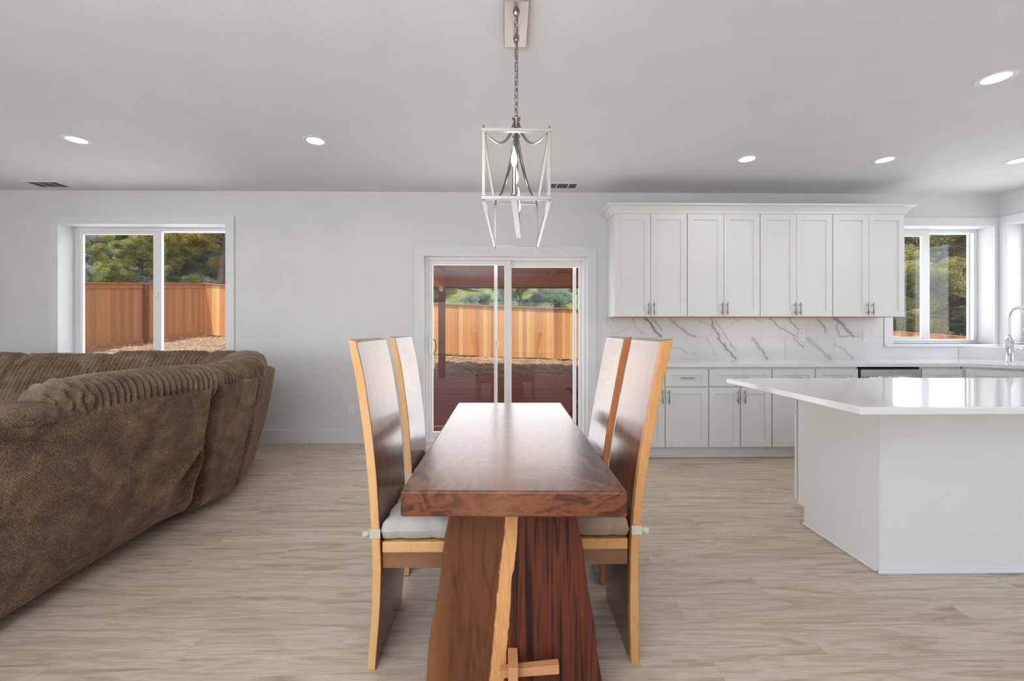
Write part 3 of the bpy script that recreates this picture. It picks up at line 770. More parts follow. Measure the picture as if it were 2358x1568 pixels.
# countertop with sink cut-out
CF = D - 25.8
outer = [(42.3, D - .1), (42.3, CF), (173.2, CF), (190.8, CF - 17.6), (190.8, 100), (XR - .1, 100), (XR - .1, D - .1)]
S = [(10.5, 240), (34.5, 240), (34.5, 254), (10.5, 254)]
def rounded(S, r=2.5):
    out = []
    for (cx, cy, a0) in ((S[0][0] + r, S[0][1] + r, PI), (S[1][0] - r, S[1][1] + r, 1.5 * PI), (S[2][0] - r, S[2][1] - r, 0), (S[3][0] + r, S[3][1] - r, .5 * PI)):
        for k in range(6):
            q = a0 + k / 5 * PI / 2; out.append(uv(cx + r * math.cos(q), cy + r * math.sin(q)))
    return out
hole = rounded(S)
tri = geometry.tessellate_polygon([[Vector((*p, 0)) for p in outer], [Vector((*p, 0)) for p in hole]])
allp = outer + hole; n = len(allp)
ct = MB(); z0, z1 = 34.75, 36.0
V = [(*p, z1) for p in allp] + [(*p, z0) for p in allp]
Fc = []
for t3 in tri:
    a, b_, c_ = (Vector((*allp[i], 0)) for i in t3)
    up = (b_ - a).cross(c_ - a).z > 0
    Fc.append(tuple(t3) if up else tuple(reversed(t3))); Fc.append(tuple(n + i for i in (reversed(t3) if up else t3)))
m1 = len(outer)
Fc += [(i, (i + 1) % m1, n + (i + 1) % m1, n + i) for i in range(m1)]
m2 = len(hole)
Fc += [(m1 + (i + 1) % m2, m1 + i, n + m1 + i, n + m1 + (i + 1) % m2) for i in range(m2)]
ct.add(V, Fc)
tag(ct.build('countertop', M['quartz'], org=(110, D - 12, 34.75)), 'white quartz countertop running along the back wall to the corner sink', 'countertop')
base_r = thing('base_cabinet', (203, 120, 0), 'white base cabinet on the right wall beyond the sink corner', 'cabinet', 'white shaker base cabinets')
MB().box(192.2, XR - .1, 100.5, 142.2, 0, 34.7).build('cabinet_body', M['cabinet'], base_r)
# sink bowl
sk = MB(); ring = rounded(S, 2.6); ng = len(ring)
cx_, cy_ = uv(22.5, 247)
levels = [(1.03, 35.9 - 1.2), (1.0, 34.6), (.97, 28), (.9, 27), (.05, 26.8)]
vs_ = []
for k, z in levels: vs_ += [(cx_ + (p[0] - cx_) * k, cy_ + (p[1] - cy_) * k, z) for p in ring]
fs = [(l * ng + i, l * ng + (i + 1) % ng, (l + 1) * ng + (i + 1) % ng, (l + 1) * ng + i) for l in range(len(levels) - 1) for i in range(ng)]
sk.add(vs_, fs, smooth=True)
so = tag(sk.build('sink', M['plate'], org=(cx_, cy_, 26.8)), 'white undermount sink bowl in the corner counter', 'sink')
sm_ = so.modifiers.new('thick', 'SOLIDIFY'); sm_.thickness = .25 * IN; sm_.offset = 1
# faucet
fx_, fy_ = 199.5, 166.2
fc = thing('faucet', (fx_, fy_, 36), 'satin nickel spring-neck kitchen faucet behind the corner sink', 'faucet')
MB().lathe([(1.35, 0), (1.35, .3), (1.12, .5), (1.1, 8.2), (1.25, 8.4), (1.25, 9.4), (.9, 10.0), (.7, 10.4)], (fx_, fy_, 36), 20).build('faucet_body', M['chrome'], fc)
dx, dy = -.30, -.954
def arch(q, h0=46.4, H=11.0, R=3.9):
    if q < .4: return Vector((fx_, fy_, h0 + (H - R) * q / .4))
    if q < .8:
        a = (q - .4) / .4 * PI; return Vector((fx_ + dx * R * (1 - math.cos(a)), fy_ + dy * R * (1 - math.cos(a)), h0 + H - R + R * math.sin(a)))
    return Vector((fx_ + dx * 2 * R, fy_ + dy * 2 * R, h0 + H - R - (q - .8) / .2 * 4.2))
MB().tube([arch(i / 40) for i in range(41)], .36, 10).build('hose', M['chrome'], fc)
turns = 34; pts = []
for i in range(turns * 8 + 1):
    q = i / (turns * 8) * .93; p = arch(q); t_ = (arch(min(q + .01, 1)) - arch(q)).normalized()
    side = Vector((-dy, dx, 0)); up = t_.cross(side)
    a = 2 * PI * i / 8; pts.append(p + (side * math.cos(a) + up * math.sin(a)) * .66)
MB().tube(pts, .12, 6).build('spring', M['chrome'], fc)
e = arch(1)
MB().lathe([(.8, -4.4), (.92, -4.0), (.75, -1.2), (.9, -1.0), (.9, -.4), (.55, 0), (.5, .8)], tuple(e), 16).build('spray_head', M['chrome'], fc)
MB().tube([(fx_, fy_, 43.6), (fx_ + dx * 3, fy_ + dy * 3, 43.6), (fx_ + dx * 7, fy_ + dy * 7, 43.8)], .3, 8).build('dock_arm', M['chrome'], fc)
hl = MB(); hl.tube([(fx_, fy_, 40.9), (fx_ + 2.4 * R2 + .6, fy_ - 2.4 * R2 - .6, 41.0)], [.75, .6], 12); hl.tube([(fx_ + 2.6, fy_ - 2.6, 41), (fx_ + 3.4, fy_ - 3.2, 43.6)], [.28, .2], 8)
hl.build('lever', M['chrome'], fc)
# low diagonal ledge in the corner below the sills
struct(MB().prism([(198.1, D - .1), (XR - .1, 166.2), (XR - .1, D - .1)], 36, 41.4, 'z'), 'wall_corner_ledge', M['wall'])

# marble splash back (veins are part of the tile colour)
def splash_panel():
    x0, x1, z0, z1 = 41.1, 164.4, 36.0, 54.0
    nx, nz = 1060, 156
    xs = np.linspace(x0, x1, nx + 1); zs = np.linspace(z0, z1, nz + 1)
    X, Z = np.meshgrid(xs, zs, indexing='ij')
    base = np.array([226, 226, 228.]) ; img = np.ones(X.shape) * 0.0
    def fbm(s, seed):
        r = np.random.default_rng(seed); out = np.zeros(X.shape); amp = 1; tot = 0
        for o in range(4):
            f = s * 2 ** o; gx = (X - x0) * f; gz = (Z - z0) * f
            G = r.random((int(gx.max()) + 3, int(gz.max()) + 3))
            i = gx.astype(int); j = gz.astype(int); a = gx - i; b = gz - j; a = a * a * (3 - 2 * a); b = b * b * (3 - 2 * b)
            out += amp * ((G[i, j] * (1 - a) + G[i + 1, j] * a) * (1 - b) + (G[i, j + 1] * (1 - a) + G[i + 1, j + 1] * a) * b); tot += amp; amp *= .5
        return out / tot - .5
    wob = fbm(.5, 1) * 1.3; wob2 = fbm(.45, 2) * 1.3; tex = fbm(2.0, 3)
    def cv(p): return (45.71 + (1370 + p[0] / 2.387 - 1408.5) * .19015, 45.46 - (420 + p[1] / 2.387 - 776.5) / 5.27)
    veins = [([(270, 745), (310, 790), (340, 825), (362, 848)], .55, .85, 0), ([(310, 748), (340, 780), (362, 810)], .3, .6, 0),
        ([(405, 745), (450, 790), (500, 825), (545, 852)], .5, .45, 0), ([(560, 755), (600, 775), (640, 790)], .2, .3, 0),
        ([(636, 745), (642, 790), (680, 850)], .5, .6, 0), ([(672, 854), (720, 915), (770, 972)], .6, .8, 1),
        ([(655, 760), (690, 820), (735, 880), (768, 925)], .3, .5, 2), ([(865, 855), (890, 900), (920, 930), (942, 972)], .8, .5, 1),
        ([(955, 745), (990, 780), (1050, 820), (1100, 850)], .45, .6, 0), ([(1055, 745), (1085, 780), (1120, 815)], .3, .65, 0),
        ([(1078, 853), (1110, 880), (1140, 905)], .35, .5, 1), ([(1155, 853), (1200, 890), (1250, 930), (1290, 972)], 1.0, .3, 1),
        ([(1212, 745), (1250, 780), (1268, 825)], .5, .5, 0), ([(1308, 745), (1350, 775), (1385, 815), (1418, 850)], .8, .6, 0),
        ([(1330, 765), (1325, 810), (1345, 845), (1390, 845)], .5, .4, 0), ([(1310, 895), (1360, 915), (1415, 965)], .6, .25, 1),
        ([(200, 745), (215, 785), (240, 812), (262, 835)], .3, .3, 0), ([(95, 830), (150, 820), (200, 795)], .2, .2, 0),
        ([(425, 912), (460, 905), (500, 938)], .25, .35, 1), ([(520, 945), (560, 925)], .2, .2, 1), ([(610, 855), (630, 900), (665, 955)], .3, .28, 1),
        ([(720, 800), (770, 765), (790, 748)], .2, .25, 0), ([(1440, 843), (1470, 872)], .4, .35, 0), ([(1035, 860), (1042, 970)], .25, .25, 1),
        ([(870, 750), (905, 765)], .25, .25, 0), ([(60, 755), (85, 800)], .2, .25, 0), ([(470, 960), (540, 985)], .2, .2, 1)]
    zrow = 45.46
    for pts, wd, dk, row in veins:
        P = [cv(p) for p in pts]; dmin = np.full(X.shape, 99.)
        A = X + wob; B = Z + wob2
        for (ax, az), (bx, bz) in zip(P, P[1:]):
            ddx, ddz = bx - ax, bz - az; L2 = ddx * ddx + ddz * ddz
            t = np.clip(((A - ax) * ddx + (B - az) * ddz) / L2, 0, 1)
            dmin = np.minimum(dmin, np.hypot(A - ax - t * ddx, B - az - t * ddz))
        wl_ = wd * (.55 + 1.6 * np.clip(tex + .35, 0, 1))
        k = np.clip(1 - dmin / wl_, 0, 1) ** .8 * dk * (.7 + 1.2 * np.clip(tex + .2, 0, .6)) + np.clip(1 - dmin / (wl_ * 5), 0, 1) * dk * .12
        if row == 0: k = np.where(Z > zrow, k, 0)
        elif row == 1: k = np.where(Z <= zrow, k, 0)
        img = np.maximum(img, np.clip(k, 0, .95))
    soft = np.clip(fbm(.12, 9) + .02, 0, 1) * .18
    cveins = np.array([118, 118, 119.])
    k = np.clip(img + soft * .5, 0, 1)[..., None]
    rgb = base * (1 - k) + cveins * k
    # grout lines
    g = np.zeros(X.shape, bool)
    g |= np.abs(Z - zrow) < .07
    for q in (45.71, 67.34, 88.9, 110.5, 132.0, 153.3): g |= (np.abs(X - q) < .07) & (Z > zrow)
    for q in (56.4, 77.95, 99.7, 121.1, 142.6): g |= (np.abs(X - q) < .07) & (Z <= zrow)
    rgb = np.where(g[..., None], np.array([205, 205, 205.]), rgb)
    c = rgb / 255; lin = np.where(c <= .04045, c / 12.92, ((c + .055) / 1.055) ** 2.4)
    V = np.stack([X, np.full(X.shape, D - .4), Z], -1).reshape(-1, 3)
    idx = np.arange((nx + 1) * (nz + 1)).reshape(nx + 1, nz + 1)
    Fq = np.stack([idx[:-1, :-1], idx[1:, :-1], idx[1:, 1:], idx[:-1, 1:]], -1).reshape(-1, 4)
    cols = np.concatenate([lin.reshape(-1, 3), np.ones((len(V), 1))], 1)
    o = npmesh('tile_backsplash', V, Fq, [M['splash']], colors=cols, org=(100, D - .4, 36))
    tag(o, 'white marble-look tile backsplash with grey veins above the counter', 'backsplash')
    MB().box(x0, x1, D - .38, D - .02, z0, z1).build('tile_edge', M['plate'], o, org=(100, D - .4, 36))
splash_panel()

# ------------------------------------------------------------------ island
isl = thing('kitchen_island', (110, 96, 0), 'white kitchen island with plain panels and overhanging quartz top', 'island')
IX = 74.35
ip = MB()
ip.prism([(84.3, 0), (84.3, 34.75), (107.6, 34.75), (107.6, 4.4), (105.4, 4.4), (105.4, 0)], IX, IX + 1, 'x')
ip.build('side_panel', M['cabinet'], isl, bevel=.05)
MB().box(IX + 1, 175, 84.3, 107.4, 4.4, 34.74).build('cabinet_body', M['cabinet'], isl)
MB().box(IX + 1, 175, 84.9, 105.0, 0, 4.4).build('toe_base', M['cabinet'], isl)
MB().box(IX, IX + .5, 83.85, 84.3, 0, 34.74).build('corner_trim', M['cabinet'], isl, bevel=.1)
MB().box(IX + .5, 175, 83.95, 84.3, .7, 34.74).build('front_panel', M['cabinet'], isl)
sh = MB(); sh.box(IX - .55, IX, 83.4, 105.4, 0, .8); sh.box(IX - .55, 175, 83.35, 84.3, 0, .8); sh.build('shoe_molding', M['trim'], isl, bevel=.3)
for k in range(5):
    a = IX + .4 + k * 19.8
    d = MB(); shaker(d, a, a + 19.6, 4.8, 27, 0); shaker(d, a, a + 19.6, 27.3, 34.2, 0, 2.2)
    d.v = [(p[0], 109.6 - p[1], p[2]) for p in d.v]; d.f = [tuple(reversed(f)) for f in d.f]
    d.build('cabinet_door', M['cabinet'], isl, bevel=.06)
tp = [(57.3, 68.1), (176, 68.1), (176, 110.2), (57.3, 110.2)]
MB().prism(tp, 34.75, 36, 'z').build('island_top', M['quartz'], isl, bevel=.18, seg=3)

# ------------------------------------------------------------------ dining table
tb = thing('dining_table', (.86, 79, 0), 'thick reddish brown wooden slab dining table on trestle legs', 'table')
tp = MB()
tp.prism([(-12.15, 49.1), (13.9, 48.5), (13.95, 108.7), (-12.1, 109.0)], 27, 30, 'z')
tp.build('tabletop', M['table'], tb, bevel=.28, seg=3)
def trestle(y0, y1):
    m = MB(); n = 12; L = []; R = []
    for i in range(n + 1):
        z = 27 * i / n; bulge = .35 * math.sin(PI * i / n)
        L.append((-10.77 + (z / 27) * 3.94 - bulge * .6 + .15 * math.sin(z * .5), z)); R.append((12.75 - (z / 27) * 4.02 + bulge * .3 + .1 * math.sin(z * .7), z))
    poly = L + R[::-1]
    m.prism(poly, y0, y1, 'y')
    return m.build('trestle_leg', M['trestle'], tb, bevel=.3)
trestle(54, 56.6); trestle(100.5, 103.1)
MB().box(.25, 1.75, 56.6, 100.5, 4.2, 8.6).build('stretcher', M['trestle'], tb, bevel=.1)
MB().box(.24, 1.45, 50.6, 54, 4.0, 8.3).build('tenon', M['peg'], tb, bevel=.12)
MB().box(.24, 1.45, 103.1, 106.2, 4.0, 8.3).build('tenon', M['peg'], tb, bevel=.12)
for yy in (52.6, 104):
    m = MB(); m.prism([(-.7, 5.9), (6.5, 6.35), (6.5, 7.5), (-.7, 6.8)], yy - .55, yy + .55, 'y'); m.build('wedge_peg', M['peg'], tb, bevel=.1)

# ------------------------------------------------------------------ chairs
PL_o = [(-19.87, 0), (-19.4, 4.7), (-19.13, 8.96), (-19.06, 14.5), (-19.13, 18.4), (-19.22, 20.2), (-19.71, 27.5), (-20.35, 34.0), (-21.4, 41.5), (-22.55, 47.4)]
PL_i = [(-18.64, 0), (-18.25, 4.7), (-17.93, 8.96), (-17.76, 14.5), (-17.93, 18.4), (-17.99, 20.2), (-18.4, 27.5), (-19.05, 34.0), (-20.1, 41.5), (-21.33, 47.0)]
PR_o = [(-19.35, 0), (-19.27, 6.5), (-19.16, 13.9), (-19.27, 17.8), (-19.54, 20.5), (-19.92, 24.5), (-20.61, 29.1), (-21.75, 35.4), (-23.1, 42.1), (-24.35, 47.2)]
PR_i = [(-18.1, 0), (-17.93, 6.5), (-18.02, 13.9), (-18.08, 17.8), (-18.36, 20.5), (-18.7, 24.8), (-19.3, 29.1), (-20.45, 35.4), (-21.65, 42.1), (-22.65, 46.8)]
def interp(P, z):
    for (a, za), (b, zb) in zip(P, P[1:]):
        if z <= zb: return a + (b - a) * (z - za) / (zb - za)
    return P[-1][0]
def smoothp(P, z):   # catmull-like average
    h = 1.2; return (interp(P, max(z - h, 0)) + 2 * interp(P, z) + interp(P, min(z + h, P[-1][1]))) / 4
def chair(side, y0, y1, Po, Pi, dx, edge, label, strip=0.0, twist=0.0, cush=None, clabel=''):
    sx = 1 if side == 'L' else -1
    org = (sx * -12 , (y0 + y1) / 2, 0)
    t = thing('dining_chair', org, label, 'chair', 'tall slab-back chairs around the dining table')
    def slab(zs, ysf, mats_strip):
        m = MB(); rings = []
        for z in zs:
            xo = (smoothp(Po, min(z, Po[-1][1])) + dx) * sx; xi = (smoothp(Pi, min(z, Pi[-1][1])) + dx) * sx
            a, b_ = ysf(z); zz = z; tw = twist * (z / 47)
            zi = z if z < 46.5 else z - .35
            cols = [(xo, a, zz), (xo, b_, zz), (xi, b_, zi), (xi, a + (strip if strip else .5), zi), (xi, a, zi)]
            rings.append([(x + tw * (y - a) * 0.06 * sx, y, z_) for x, y, z_ in cols])
        n = 5; V = sum(rings, [])
        for r in range(len(rings) - 1):
            for k in range(n):
                q = (r * n + k, r * n + (k + 1) % n, (r + 1) * n + (k + 1) % n, (r + 1) * n + k)
                mi = {0: 0, 1: 1, 2: 0, 3: (1 if strip else 0), 4: 1}[k]
                m.f.append(q if sx < 0 else tuple(reversed(q))); m.mi.append(mi); m.c.append(None); m.sm.append(False)
        m.v = V
        c0 = tuple(range(n)); c1 = tuple((len(rings) - 1) * n + k for k in range(n))
        m.f.append(tuple(reversed(c0)) if sx < 0 else c0); m.mi.append(1); m.c.append(None); m.sm.append(False)
        m.f.append(c1 if sx < 0 else tuple(reversed(c1))); m.mi.append(0); m.c.append(None); m.sm.append(False)
        return m
    zs = list(np.linspace(0, 46.6, 36)) + [47.2]
    def ysf(z):
        k = 0.25 * math.sin(z * .11)
        return (y0, y1 + k)
    slab(zs, ysf, strip).build('back_slab', [M['chair'], edge], t, bevel=.16)
    xb, xf = -17.8 + dx, -3.6 + dx
    MB().box(sx * xb, sx * xf, y0 + .5, y1 - .3, 16.5, 18.05).build('seat', edge, t, bevel=.15)
    MB().box(sx * xb, sx * (xf + .6), y0 + .7, y1 - .6, 14.2, 16.5).build('apron', M['apron'], t, bevel=.08)
    MB().box(sx * (xf - 2.2), sx * (xf - .7), y0 + .8, y1 - .7, 0, 14.2).build('front_leg', M['chair'], t, bevel=.15)
    # cushion
    ct_ = thing('seat_cushion', (org[0], org[1], 18.05), clabel, 'cushion', 'tufted chair cushions')
    cx, cyy = sx * (xb + xf) / 2, (y0 + y1) / 2 + .1; hx_, hy_ = (xf - xb) / 2 + .1, (y1 - y0) / 2 - .1
    tufts = [(a, b_) for a in (-.5, 0, .5) for b_ in (-.5, 0, .5)]
    def top(u, v, s):
        a = u * 2 - 1; b_ = v * 2 - 1
        a = math.copysign(abs(a) ** .8, a); b_ = math.copysign(abs(b_) ** .8, b_)
        ed = max(0, 1 - max(abs(a), abs(b_)) ** 12) ** .38
        h = 1.62 * ed * (.9 + .1 * math.cos(a * 2) * math.cos(b_ * 2))
        for p, q in tufts:
            d2 = ((a - p) ** 2 + (b_ - q) ** 2); h -= .85 * math.exp(-d2 / .012) * (1 if s > 0 else .1) + .18 * math.exp(-d2 / .05) * (1 if s > 0 else .1)
        # pulled pleats at the rim
        h += ed * (-.22) * abs(math.sin(a * 7 + b_ * 2.2)) ** .35 * -1 * .9 * (1 if s > 0 else .4) * min(1, max(0, max(abs(a), abs(b_)) - .5) * 4)
        rr = 1 - .055 * (1 - abs(math.sin(a * 4.7)) ** .4) * (abs(b_) > .7) - .055 * (1 - abs(math.sin(b_ * 4.7)) ** .4) * (abs(a) > .7)
        return (cx + a * hx_ * rr, cyy + b_ * hy_ * rr, 18.05 + 1.62 + s * max(h, 0.0))
    m = MB(); m.grid(lambda u, v: top(u, v, 1), 44, 44); m.grid(lambda u, v: top(1 - u, v, -1), 44, 44)
    cu = m.build('cushion_body', cush, ct_)
    # strap round the back slab
    xo = (smoothp(Po, 19.6) + dx) * sx; xi = (smoothp(Pi, 19.6) + dx) * sx
    lo, hi = min(xo, xi) - .12, max(xo, xi) + .12
    s_ = MB(); z0, z1 = 18.9, 20.2
    s_.box(lo, hi, y0 - .14, y0 - .02, z0, z1); s_.box(lo, hi, y1 + .3, y1 + .42, z0, z1)
    xx = lo if sx > 0 else hi
    s_.box(xx - .06, xx + .06, y0 - .14, y1 + .42, z0, z1)
    s_.build('strap', M['strap'], ct_, bevel=.04)
    kt = MB(); kt.tube([(xx - sx * .1, y0 + .2, 19.6), (xx - sx * 1.0, y0 + .1, 19.3)], [.4, .5], 8); kt.build('tie_knot', M['strap'], ct_)
    return t
chair('L', 60.9, 76.4, PL_o, PL_i, 0, M['sap'], 'tall slab-back wooden chair with pale yellow edge, left of the table nearest the sofa', cush=M['cushion_l'], clabel='light grey tufted cushion tied to the near left chair')
chair('L', 84.4, 99.4, PL_o, PL_i, -.55, M['sap'], 'tall slab-back wooden chair left of the table, farther back by the glass door', cush=M['cushion_l'], clabel='grey cushion on the far left chair, only its strap in sight')
chair('R', 61.5, 77.0, PR_o, PR_i, 0, M['sapgold'], 'tall slab-back wooden chair with golden edge, right of the table nearest the camera', strip=1.1, cush=M['cushion_r'], clabel='taupe tufted cushion tied to the near right chair')
chair('R', 80.7, 95.3, PR_o, PR_i, .25, M['sapdark'], 'tall slab-back wooden chair with amber brown edge, right of the table by the cabinets', cush=M['cushion_r'], clabel='taupe cushion on the far right chair, hidden by the table')

# ------------------------------------------------------------------ sofa
sf = thing('sectional_sofa', (-95, 110, 0), 'large L-shaped brown plush sectional sofa with ribbed back rolls under the left window', 'sofa')
def nz(x, y, s=1.0):
    return (math.sin(x * 1.3 * s + 1.7 * math.sin(y * .7 * s)) + math.sin(y * 1.9 * s + 2.1 * math.sin(x * .9 * s + 1.0)) + .6 * math.sin((x + y) * 2.7 * s)) / 2.6
def lerp_path(P, u):
    n = len(P) - 1; k = min(int(u * n), n - 1); f = u * n - k
    return tuple(P[k][i] + (P[k + 1][i] - P[k][i]) * f for i in range(len(P[0])))
def arclen_path(P, m=60):
    Q = [lerp_path(P, i / 200) for i in range(201)]; d = [0]
    for a, b_ in zip(Q, Q[1:]): d.append(d[-1] + math.dist(a, b_))
    def f(u):
        t = u * d[-1]; k = 0
        lo, hi = 0, 200
        while hi - lo > 1:
            mid = (lo + hi) // 2
            if d[mid] <= t: lo = mid
            else: hi = mid
        q = (t - d[lo]) / max(d[hi] - d[lo], 1e-6)
        return tuple(Q[lo][i] + (Q[hi][i] - Q[lo][i]) * q for i in range(len(P[0])))
    return f, d[-1]
def back_panel(T, Bt, inward, folds, name='back_panel', nu=90, nv=60, thick=4.5):
    """outer skin between top path T and bottom path Bt, closed round to an inner skin"""
    fT, fB_len = arclen_path(T); fB, _ = arclen_path(Bt); fB_len = min(fB_len, 100)
    def skin(u, v):
        a = fT(u); b_ = fB(u)
        p = [a[i] * v + b_[i] * (1 - v) for i in range(3)]
        # soft bulge and seams rolled inward at every border
        e = min(u * fB_len / 60, (1 - u) * fB_len / 60, v * .6, (1 - v) * 1.0) / .032
        r = 1 - max(0, 1 - e) ** 2
        d = 2.4 * r - 2.4 + .7 * math.sin(PI * v) + folds(u, v)
        return (p[0] + inward[0] * -d, p[1] + inward[1] * -d, p[2])
    def inner(u, v):
        a = fT(1 - u); b_ = fB(1 - u)
        p = [a[i] * v + b_[i] * (1 - v) for i in range(3)]
        return (p[0] + inward[0] * thick, p[1] + inward[1] * thick, p[2])
    m = MB(); m.grid(skin, nu, nv); m.grid(inner, 4, 2, smooth=False)
    # rim strips
    def rim(pf):
        def g(u, v):
            a = pf(u, 0); b_ = pf(u, 1); return tuple(a[i] * (1 - v) + b_[i] * v for i in range(3))
        return g
    m.grid(rim(lambda u, s: skin(u, 1) if s == 0 else inner(1 - u, 1)), nu, 2)
    m.grid(rim(lambda u, s: inner(1 - u, 0) if s == 0 else skin(u, 0)), nu, 2)
    m.grid(rim(lambda u, s: inner(1, u) if s == 0 else skin(0, u)), nv, 2)
    m.grid(rim(lambda u, s: skin(1, u) if s == 0 else inner(0, u)), nv, 2)
    return m.build(name, M['plush'], sf)
def fan(u, v):
    a, b_ = (1 - u) * 4.2, .62 - v
    if b_ < 0: return 0
    ph = math.atan2(b_, a + .02); ds = math.hypot(a, b_)
    return 1.0 * math.sin(ph * 11 + .8) * math.exp(-((ds - .35) / .42) ** 2) * min(1, b_ * 6)
f1 = lambda u, v: .34 * nz(u * 7 + v * 3, v * 4 - u * 5) + .5 * math.exp(-((u * .6 + v - .75 - .15 * math.sin(u * 6)) / .06) ** 2) * u + 1.1 * math.exp(-(((1 - u) * 3.2 - v * 1.4 - .1) / .22) ** 2) * (v < .75) + fan(u, v) - .35 * math.exp(-((v - .06 - .01 * math.sin(u * 20)) / .012) ** 2)
back_panel([(-79, 8, 34.6), (-76.8, 55, 34.8), (-74.6, 71, 35), (-71.2, 88, 35.2), (-68.7, 103, 35)],
           [(-77, 8, 1.8), (-79, 55, 1.8), (-79.6, 71, 1.8), (-80.6, 88, 2.2), (-79.9, 109.3, 4.2)], (-1, 0), f1, nu=160)
back_panel([(-68.9, 103.8, 35.4), (-69.4, 115, 35.6), (-71.0, 124.5, 35.4)], [(-79.6, 110.6, 1.6), (-78.4, 117, 1.6), (-77.6, 122.6, 1.6)], (-1, 0), lambda u, v: .3 * nz(u * 4 + 2, v * 5))
back_panel([(-71.4, 125.2, 35.2), (-76.0, 140, 35.4), (-82.4, 154.2, 35.6)], [(-78.0, 123.4, 1.6), (-84, 139, 1.6), (-89.6, 152.4, 1.6)], (-.93, -.37), lambda u, v: .2 * nz(u * 3 + 5, v * 4))
back_panel([(-82.8, 154.6, 35.6), (-92, 166, 35.6), (-110, 170, 35.6), (-240, 170, 35.6)], [(-90, 153, 1.6), (-96, 162, 1.6), (-110, 165, 1.6), (-240, 165, 1.6)], (-.3, -.95), lambda u, v: .15 * nz(u * 9, v * 4))
# carcass and seats
MB().prism([(-116, 8), (-84.5, 8), (-85, 110), (-83.5, 122), (-93, 148), (-101, 160), (-240, 160), (-240, 130), (-116, 130)], 2.2, 13, 'z').build('seat_base', M['plush'], sf)
for x, y in ((-88, 20), (-88, 76), (-88, 120), (-112, 20), (-99, 154), (-150, 155), (-230, 155), (-230, 134), (-150, 134)): MB().box(x - 1.2, x + 1.2, y - 1.2, y + 1.2, 0, 2.3).build('foot', M['black'], sf)
def cushion_box(name, x0, x1, y0, y1, z0, z1, mat=None):
    m = MB(); cx, cy, cz = (x0 + x1) / 2, (y0 + y1) / 2, (z0 + z1) / 2
    def g(u, v):
        th = (u - .5) * 2 * PI; ph = (v - .5) * PI
        e = .3
        def c(a): return math.copysign(abs(math.cos(a)) ** e, math.cos(a))
        def s(a): return math.copysign(abs(math.sin(a)) ** e, math.sin(a))
        return (cx + (x1 - x0) / 2 * c(ph) * c(th), cy + (y1 - y0) / 2 * c(ph) * s(th), cz + (z1 - z0) / 2 * s(ph))
    m.grid(g, 48, 24); return m.build(name, mat or M['plush_rib'], sf)
for a, b_ in ((12, 42), (42, 72), (72, 102), (102, 129)): cushion_box('seat_cushion', -116, -87, a, b_, 12.5, 21)
for a, b_ in ((-240, -205), (-205, -171), (-171, -139), (-139, -90)): cushion_box('seat_cushion', a, b_, 130, 158, 12.5, 21)
cushion_box('seat_arm', -124, -78, 4, 14, 2, 26, M['plush'])
# ribbed rolls on leg A
def roll(P, rx, rz, period, amp, tuft0=0, tuft1=0, mat=None, name='back_roll', lean=0.0, wr=0.0, per_len=10):
    f, L = arclen_path(P)
    nu = max(30, int(L / period * per_len)) if amp else 60; nv = 44
    def g(u, v):
        p = f(u); q = f(min(1, u + .01)); q0 = f(max(0, u - .01))
        t = Vector((q[0] - q0[0], q[1] - q0[1], 0)).normalized(); n = Vector((t.y, -t.x, 0))
        a = 2 * PI * v; s = u * L
        rib = abs(math.sin(PI * s / period)) ** .55 if amp else 1
        e = 1.0
        d0, d1 = s, L - s
        for dd, tf in ((d0, tuft0), (d1, tuft1)):
            if tf and dd < tf: e = min(e, math.sqrt(max(0, 1 - (1 - dd / tf) ** 2)) * .98 + .02)
            elif not tf and dd < .5: e = min(e, .55 + .45 * math.sqrt(dd / .5))
        r = 1 - amp * (1 - rib) + wr * nz(s * .5, a * 1.2)
        lump = 0
        if tuft0 and d0 < tuft0 * 1.2: lump = .07 * math.sin(a * 8) * math.sin(s * 3.0)
        if tuft1 and d1 < tuft1 * 1.2: lump += .05 * math.sin(a * 7) * math.sin(s * 2.4)
        r = (r + lump) * e
        ca, sa = math.cos(a), math.sin(a)
        ca = math.copysign(abs(ca) ** .85, ca); sa = math.copysign(abs(sa) ** .85, sa)
        return (p[0] + n.x * ca * rx * r, p[1] + n.y * ca * rx * r, p[2] + sa * rz * r)
    m = MB(); m.grid(g, nu, nv); return m.build(name, mat or M['plush_rib'], sf)
roll([(-80.5, 73, 34.6), (-79.2, 84, 35.6), (-77.2, 96, 35.8), (-75.8, 105, 35.6), (-76.2, 113.3, 35.2)], 6.6, 4.6, 1.35, .22, 5, 1.5)
roll([(-76.4, 113.9, 35.4), (-77.0, 121, 35.8), (-79.2, 129, 36.0)], 6.0, 4.5, 1.05, .16, 1.0, 0)
roll([(-79.0, 127.5, 35.8), (-83.5, 137, 36.4), (-88.8, 146.5, 36.5), (-93, 151, 36)], 6.4, 4.9, 2.2, .05, 1, 6, wr=.03, name='corner_roll')
roll([(-84.5, 14, 33.5), (-84, 40, 33.5), (-82, 62, 33.8), (-80.5, 77, 33.0)], 7.0, 3.6, 3.0, .04, 3, 7, mat=M['plush'], wr=.08, name='headrest')
